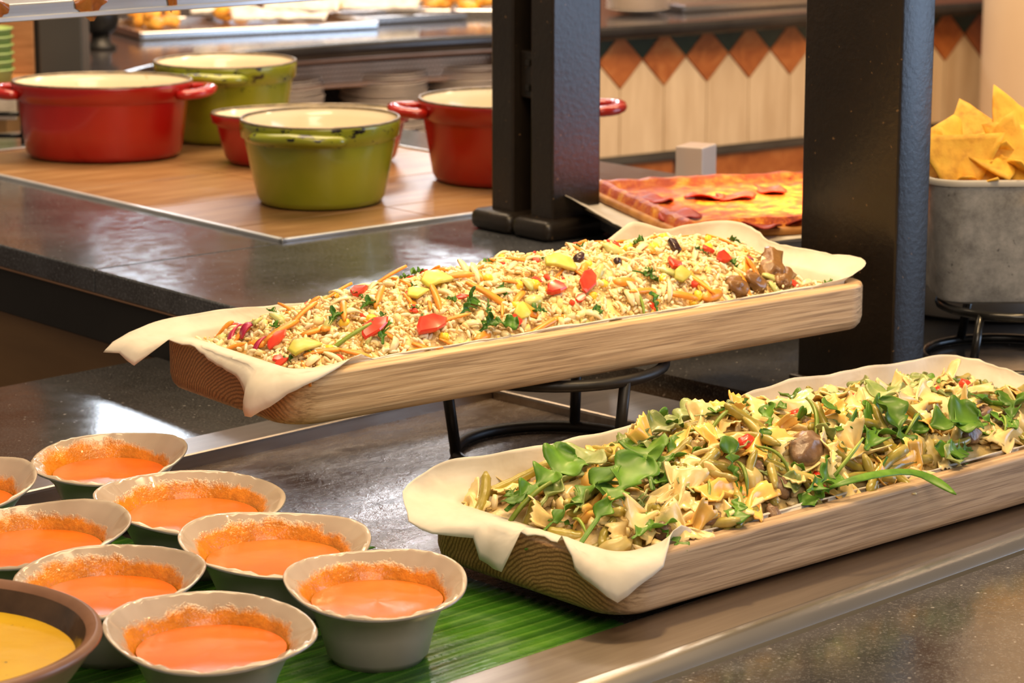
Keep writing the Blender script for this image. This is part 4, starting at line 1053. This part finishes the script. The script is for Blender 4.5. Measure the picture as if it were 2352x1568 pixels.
land(MU, [(1770,622,.9,1,0),(1730,655,.3,.9,1),(1690,665,.2,.8,1),(1800,650,.5,.7,0),(870,640,.1,.7,1)], stw, us, 'brown stewed aubergine on the rice salad', 'aubergine', 'stewed aubergine in the rice salad', .0035)
land(MU, [(795,792,-.05,1,0),(1465,705,1.5,.9,1),(710,818,1.5,.5,1)], stem, um, 'light green stalk on the rice salad', 'rocket', 'rocket stems in the rice salad', .0040)
rr_ = random.Random(5)
for pr, us_, n, lab, cat, grp, sc, lf in [(carrot, uc, 90, 'short orange carrot shred mixed through the rice salad', 'carrot', 'carrot shreds in the rice salad', (.5,1.0), .0026), (corn, uk, 30, 'half buried yellow corn kernel in the rice salad', 'corn', 'buried corn kernels in the rice salad', (.9,1.25), .0022),
        (oni, uo, 60, 'translucent onion sliver mixed through the rice salad', 'onion', 'onion slivers in the rice salad', (.8,1.3), .0026), (cuc, uq, 40, 'pale green cucumber piece mixed through the rice salad', 'cucumber', 'cucumber pieces in the rice salad', (.6,1.1), .0022),
        (pars, ug, 40, 'tiny green herb shred mixed through the rice salad', 'herb', 'herb shreds in the rice salad', (.4,.75), .0032), (pepper, up, 34, 'small red pepper bit mixed through the rice salad', 'pepper', 'small pepper bits in the rice salad', (.3,.6), .0028)]:
    for k in range(n):
        ab = MU.rand(rr_, 1.15); put(MU, pr, us_, k % len(pr), ab, lf, rr_.uniform(0, 6.28), .20, lab + zone(MU, *ab), cat, grp, rr_.uniform(*sc), rr_)
# pasta salad pieces
bows = protos('bow_tie_pasta', [bowtie(.4), bowtie(1.9), bowtie(3.3), bowtie(4.6)], 'bow_tie', .0014); ubt = {}
bowo = protos('bow_tie_pasta', [bowtie(.9), bowtie(2.6)], 'bow_tie_orange', .0014); ubo = {}
beans = protos('green_bean', [bean(1, .055), bean(2, .045), bean(3.4, .036), bean(4.7, .07), bean(5.2, .026, .0050)], 'green_bean'); ubn = {}
rock = protos('rocket_leaf', [leafy(.072,.013,5,.35,1,.26,44,9,.12), leafy(.060,.015,4,.5,5,.18,44,9,.18), leafy(.084,.014,6,.3,9,.30,46,9,.10), leafy(.046,.014,3,.7,13,.10,40,9,.24)], 'rocket_leaf', .0005); urk = {}
rocd = protos('dressed_rocket_leaf', [leafy(.060,.015,4,.45,21,.2,40,9,.16), leafy(.050,.014,3,.6,25,.15,40,9,.22)], 'rocket_dressed', .0008); urd = {}
aubw = protos('aubergine_wedge', [lump(31,.017,.011,.009,18,12,.3), lump(37,.014,.012,.008,18,12,.35)], 'mushroom'); uaw = {}
tomp = protos('tomato_chunk', [lump(41,.011,.008,.006,14,9,.4)], 'red_pepper'); utm = {}
cour = protos('courgette_chunk', [lump(43,.013,.009,.007,14,9,.35)], 'courgette_flesh'); ucg = {}
rq = random.Random(9)
for pr, us_, n, lab, cat, grp, sc, lf, tl in [(cour, ucg, 30, 'soft yellow courgette chunk under the dressing in the pasta salad', 'courgette', 'courgette chunks in the pasta salad', (.8,1.3), .000, .4),
        (beans, ubn, 90, 'olive green bean mixed through the pasta salad', 'bean', 'beans mixed through the pasta salad', (.85,1.15), .0042, .22), (bows, ubt, 84, 'cream coated bow-tie pasta half buried in the pasta salad', 'pasta', 'half buried bow-tie pasta', (.75,1.0), .0045, .32),
        (bowo, ubo, 34, 'orange tinted bow-tie pasta half buried in the pasta salad', 'pasta', 'half buried orange pasta', (.7,.95), .0045, .55), (rocd, urd, 34, 'dressing coated rocket leaf mixed through the pasta salad', 'rocket', 'dressed rocket in the pasta salad', (.6,.95), .0055, .28),
        (rock, urk, 40, 'fresh green rocket leaf scattered through the pasta salad', 'rocket', 'scattered rocket in the pasta salad', (.5,.8), .0065, .28), (tomp, utm, 8, 'small red tomato bit mixed through the pasta salad', 'tomato', 'small tomato bits in the pasta salad', (.45,.7), .0030, .4), (aubw, uaw, 12, 'brown aubergine chunk mixed through the pasta salad', 'aubergine', 'aubergine chunks in the pasta salad', (.5,.85), .0025, .4)]:
    for k in range(n):
        ab = ML.rand(rq, 1.35); put(ML, pr, us_, k % len(pr), ab, lf, rq.uniform(0, 6.28), tl, lab + zone(ML, *ab), cat, grp, rq.uniform(*sc), rq)
land(ML, [(1790,955,-.6,1.25,0),(1945,940,.9,1.2,1),(2110,952,.3,1.25,2),(1495,1210,.2,1.2,3),(1330,1130,.1,1.15,1),(1620,990,.5,1,0),(2180,895,.4,1,2),(1900,1075,-.4,1,2),(2310,1010,.1,1.1,1),(2080,880,.2,1,3),(1245,1080,.6,1,1),(1560,1150,.7,1.05,2)], bows, ubt, 'whole cream bow-tie pasta on top', 'pasta', 'whole bow-tie pasta on top', .0075, .2)
land(ML, [(1640,1140,.1,1.25,0),(1740,1030,.3,1.1,1),(1600,1190,.2,1.1,1),(1530,920,.2,1,0),(1390,1075,.6,1.1,1),(1320,1050,.5,.9,0),(2120,985,.1,.9,1),(2050,1080,.1,1,0),(1950,880,.1,.9,1),(1720,1165,.5,1,1),(2330,930,.2,1,0)], bowo, ubo, 'orange tinted bow-tie pasta on top', 'pasta', 'orange pasta on top', .0065, .2)
land(ML, [(1045,1108,-.5,.9,1),(1195,1125,-.35,1.1,0),(1810,1085,-.75,1.15,3),(1720,1000,-1.0,1.1,0),(2020,1098,.45,1.2,0),(1430,1062,.4,1,1),(1660,1100,-1.1,1,2),(1400,1245,.45,.9,2),(1140,1060,.5,1,2),(1260,1060,.4,.9,2),(1540,1060,-.2,1,1),(1750,920,.5,1,1),(1880,1000,.1,.8,2),(1680,1195,.9,1,1),(2040,880,.5,1.1,0),(1620,1075,.1,1,4),(1560,1095,1.2,1,4),(1350,1010,.3,1,2),(2200,890,.2,1,1)], beans, ubn, 'prominent olive green bean on pasta salad', 'bean', 'prominent beans on top', .0075, .12)
land(ML, [(2185,1000,.35,1.25,1),(1990,1035,.6,1.35,3),(2050,1025,1.4,1.1,3),(1395,1195,.3,1.15,0),(1105,1128,-.7,1,3),(1230,1150,.1,1.1,1),(1490,1110,.9,1.15,1),(1530,1085,.2,.9,3),(1505,942,.3,1,1),(1690,932,.8,1.1,0),(1570,965,.1,1,2),(2120,1010,-.3,1.1,1),(1820,905,.4,1.1,3),(2100,868,.6,1,3),(1130,1085,.2,.8,3),(1480,1250,.2,.8,3),(1430,965,.5,1,1),(1640,955,1,1,3),(1970,890,.5,1,1),(2250,950,.3,1.1,0),(2325,975,.6,1,3),(1960,1000,.1,1.2,1),(1310,1210,-.1,1,2),(1860,1130,.3,.9,3)], rock, urk, 'large fresh rocket leaf on pasta salad', 'rocket', 'large rocket leaves on top', .0095, .12, 1.32)
land(ML, [(1290,1145,.2,1.15,0),(1360,1180,.5,1,1),(1600,930,.3,1.1,0),(2020,960,.6,1.1,1),(2270,905,.2,1.2,0),(1700,905,.5,1,1),(1900,915,.2,1,1),(1560,1000,.2,1.1,0),(1480,1030,.3,.9,1)], rocd, urd, 'large dressed rocket leaf on pasta salad', 'rocket', 'large dressed rocket on top', .0085, .15, 1.3)
land(ML, [(1850,1045,.2,1.3,0),(1740,935,.3,1,1),(2250,960,.1,.9,1),(2220,1005,.1,.9,0),(1520,1225,.2,.7,1),(1630,1205,.1,.7,0)], aubw, uaw, 'brown aubergine wedge on the pasta salad', 'aubergine', 'aubergine wedges on top', .0055, .2)
land(ML, [(2215,905,.2,1,0),(1875,1115,1.2,.9,0),(1710,1035,.2,.7,0),(1830,970,.5,.8,0)], tomp, utm, 'red tomato chunk on the pasta salad', 'tomato', 'tomato chunks on top', .0065, .2)
stm2 = protos('rocket_sprig', [strip(.050,.0026,.0024,.12,.2), strip(.038,.0026,.0024,.2,.2)], 'stem_green'); us2 = {}
land(ML, [(1625,925,-1.0,.8,0),(1360,1085,1.1,1.1,1),(1220,1190,-.2,1.2,0),(1660,1010,0,1,0),(1760,1080,-1.1,.9,1),(1330,1240,1.2,.8,1),(1850,985,1.1,1.2,0),(1450,1090,.3,1,0),(1700,1120,1.0,1,1),(1560,1040,-.4,1,0),(2010,905,.2,1.1,0),(2080,1000,.5,1,1),(1930,1090,.2,1.2,0),(1280,1110,.8,1,1),(1600,1165,.9,.9,1),(1420,1150,-.3,1,0),(1200,1085,-.9,1,0),(2290,1000,.9,.8,1)], stm2, us2, 'thin green stalk on the pasta salad', 'rocket', 'rocket stems on the pasta salad', .0090, .25)
# one leaf hangs over the front rim
ov = [at(1905,1120,.062), at(1960,1100,.068), at(2030,1085,.068), at(2095,1080,.062), at(2140,1098,.056), at(2175,1120,.050), at(2197,1137,.046)]
V, F = [], []
wdt = [.0016,.004,.0045,.0035,.0055,.0040,.0006]
for i, p in enumerate(ov):
    d = (ov[min(i+1, 6)]-ov[max(i-1, 0)]).normalized(); sd = d.cross(Vector((0,-.5,.86))).normalized()
    for k in (-1, -.3, .3, 1): V.append(p + sd*wdt[i]*k + Vector((0, 0, .001*(1-abs(k)))))
for i in range(6):
    for k in range(3): F.append((i*4+k, i*4+k+1, (i+1)*4+k+1, (i+1)*4+k))
o = mo('rocket_leaf', (V, F), 'rocket_leaf'); sm = o.modifiers.new('smooth', 'SUBSURF'); sm.levels = sm.render_levels = 1; solid(o, .0005)
tag(o, 'long rocket leaf hanging over the front rim of the pasta salad tray', 'rocket')

# ================================================================== BANANA LEAVES
def banana(u0, u1, v0, v1, z, az, label, seed):
    c = uvw(AC, (u0+u1)/2, (v0+v1)/2, z); L, W = u1-u0, v1-v0
    def fn(i, j):
        x = (i-.5)*L; y = (j-.5)*W; vein = abs(math.sin(y*PI/.012))
        return (x + .006*nz(j*9, seed)*(i > .98), y + .004*nz(i*6, seed+2)*(j > .98 or j < .02),   .0007*vein + .0012*(1+nz(x*9, y*12, seed)) + .0006)
    o = mo('banana_leaf', grid(36, int(W/.003), fn), 'banana_leaf', loc=c, rot=(0, 0, rz(az))); solid(o, .0006, 1)
    return tag(o, label, 'leaf')
banana(.62, 1.437, 1.312, 1.60, -.0098, AC, 'glossy green banana leaf under the front bowls, its edge along the steel rail', 1)
banana(.62, 1.442, 1.605, 1.745, -.0098, AC, 'green banana leaf strip under the middle row of soup bowls', 4)
banana(.62, 1.310, 1.75, 1.880, -.0098, AC, 'green banana leaf strip under the rearmost soup bowls', 6)

# ================================================================== BOWLS
def bowl_mat(name, seed):
    t = NT(name)
    if t.tc is None: t.coord()
    sx = t.n('ShaderNodeSeparateXYZ'); t.l(t.tc.outputs['Object'], sx.inputs[0])
    base = t.ramp(t.noise(14, 3, vec=t.coord((1,1,1), (seed,0,0))), [(.3, (.44,.36,.28)), (.7, (.56,.47,.38))])
    n1 = t.noise(20, 5, .7, t.coord((1,1,.8), (seed*3,seed,0)))
    n2 = t.noise(130, 3, .7, t.coord((1,1,1), (seed,0,2)))
    # splashed soup film that thins out above the soup line
    lvl = t.math('MULTIPLY', t.math('SUBTRACT', sx.outputs[2], .0400), 46)
    back = t.math('MULTIPLY', t.math('ADD', sx.outputs[1], t.math('MULTIPLY', sx.outputs[0], -.5)), -4.0)
    k = t.math('SUBTRACT', t.math('ADD', n1, t.math('MULTIPLY', n2, .28)), t.math('ADD', lvl, back))
    film = t.ramp(k, [(.02, (0,0,0)), (.20, (1,1,1))])
    oc = t.ramp(t.noise(60, 4, .7), [(.35, (.50,.18,.012)), (.65, (.82,.28,.018))])
    c = t.mix(film, base, oc); t.set(Base_Color=c, Roughness=t.ramp(film, [(0, (.16,)*3), (1, (.24,)*3)]), Coat_Weight=.3)
    t.bump(t.math('ADD', t.math('MULTIPLY', film, n2), 0), .6, .003)
for i in range(4): bowl_mat('bowl_inside_%d' % i, i*2.7+.4)
simple('bowl_outside', [(.30,.275,.25),(.38,.35,.32)], 16, .30, 0, (120,.12,.001))
t = NT('tomato_soup')
c = t.ramp(t.noise(18, 3), [(.3, (.76,.13,.006)), (.7, (.86,.18,.010))]); t.set(Base_Color=c, Roughness=.26, Specular_IOR_Level=.3); t.bump(t.noise(60, 3), .18, .002)
def bowl_shape(R_, h, ex, ph, seed, part):
    n = 72
    outer = [(.0,.0),(.50,.0),(.54,.004/h*1.0),(.57,.10),(.64,.42),(.73,.68),(.86,.87),(.975,.962),(.998,.982),(1.004,.996),(.998,1.010)]
    inner = [(.998,1.010),(.984,1.018),(.962,1.014),(.945,.998),(.895,.952),(.85,.91),(.765,.80),(.71,.68),(.62,.42),(.45,.16),(0,.12)]
    prof = outer if part == 'o' else inner
    V, F = [], []
    for i, (r, z) in enumerate(prof):
        k = max(0, (r-.55)/.45) if z > .3 else 0
        for j in range(n):
            th = 2*PI*j/n
            rad = R_*r*(1 + k*(ex*.7*math.cos(2*(th-ph)) + .018*math.cos(3*th+seed) + .005*math.sin(7*th+seed*2)))
            zz = h*z*(1) + k*k*h*(.045*math.cos(2*(th-ph)) + .13*math.cos(th-PI/2+.55*math.sin(seed*2.1)) + .02*math.sin(3*th+seed*1.3))
            if part == 'i' and 0 < k: 
                rip = (.0013*math.sin(15*th+3*math.sin(4*th+seed)) + .0007*math.sin(31*th+seed))*k*(1 if .8 < r < .97 else .12); zz += rip
            V.append((rad*math.cos(th), rad*math.sin(th), zz))
    for i in range(len(prof)-1):
        for j in range(n): F.append((i*n+j, i*n+(j+1) % n, (i+1)*n+(j+1) % n, (i+1)*n+j))
    return V, F
def soup_bowl(px, py, R_, ex, ph, seed, label, zr=.052, zb=-.0072):
    h = zr-zb; c = at(px, py, zr)
    o = thing('soup_bowl', label, 'bowl', (c.x, c.y, zb), 0, 'grey bowls of tomato soup')
    a = mo('bowl_outside', bowl_shape(R_, h, ex, ph, seed, 'o'), 'bowl_outside', o)
    b = mo('bowl_inside', bowl_shape(R_, h, ex, ph, seed, 'i'), 'bowl_inside_%d' % (int(seed) % 4), o)
    zs = .745
    lip = grid(48, 6, lambda i, j: (R_*.735*j*math.cos(2*PI*i)*(1+.0), R_*.735*j*math.sin(2*PI*i), h*zs + (.0012 if j > .98 else 0) + .0003*nz(i*9, j*3, seed)), True)
    s = mo('tomato_soup', lip, 'tomato_soup', o)
    return o
soup_bowl(250, 1048, .0660, .03, .2, 1.0, 'rearmost soup bowl standing beside the granite edge, back lip raised')
soup_bowl(440, 1146, .0735, .09, .15, 2.4, 'wide-lipped soup bowl behind the middle bowls, on the leaf end')
soup_bowl(75, 1220, .0735, .07, .1, 3.7, 'soup bowl cut by the left edge with thick orange drips on its lip')
soup_bowl(-105, 1115, .066, .05, .4, 4.2, 'soup bowl barely showing its right lip at the left edge')
soup_bowl(630, 1243, .0715, .06, .25, 5.1, 'soup bowl with high right lip between the wide-lipped bowl and the right front bowl')
soup_bowl(247, 1326, .0690, .04, .1, 6.3, 'soup bowl heavily smeared with soup behind the front bowl')
soup_bowl(485, 1445, .0710, .06, -.15, 7.9, 'front soup bowl cut by the bottom edge beside the brown bowl')
soup_bowl(866, 1335, .0660, .03, .1, 8.8, 'right front soup bowl with pale grey side, nearest the oak tray')
simple('terracotta_rim', [(.20,.10,.06),(.32,.17,.11)], 20, .35)
simple('brown_glaze', [(.035,.02,.012),(.10,.06,.035)], 26, .18, 0, (40,.3,.003))
t = NT('yellow_soup')
c = t.ramp(t.noise(12, 3), [(.3, (.70,.40,.015)), (.7, (.82,.52,.03))])
sp = t.ramp(t.noise(1, 2, .6, t.coord((130,130,130))), [(.68, (0,0,0)), (.74, (1,1,1))]); c = t.mix(sp, c, (.16,.12,.02)); t.set(Base_Color=c, Roughness=.2); t.bump(t.noise(60, 3), .15, .002)
bz = .078; bcx = at(-223, 1462, bz)
bb_ = thing('stoneware_bowl', 'large dark brown bowl of yellow soup in the bottom left corner', 'bowl', (bcx.x, bcx.y, -.0072))
Rb = .130; hb = bz+.0072
mo('bowl_outside', lathe([(0,0),(.055,0),(.060,.004),(.085,.03),(.112,.06),(.126,hb-.006),(.130,hb-.002),(.1295,hb+.001),(.126,hb+.0025)], 72), 'terracotta_rim', bb_)
mo('bowl_rim', lathe([(.126,hb+.0025),(.122,hb+.0015),(.119,hb-.002)], 72), 'terracotta_rim', bb_)
mo('bowl_inside', lathe([(.119,hb-.002),(.112,hb-.016),(.095,.045),(.06,.02),(0,.012)], 72), 'brown_glaze', bb_)
mo('yellow_soup', grid(56, 6, lambda i, j: (.1125*j*math.cos(2*PI*i), .1125*j*math.sin(2*PI*i), hb-.0165+.0004*nz(i*12, j*5)), True), 'yellow_soup', bb_)
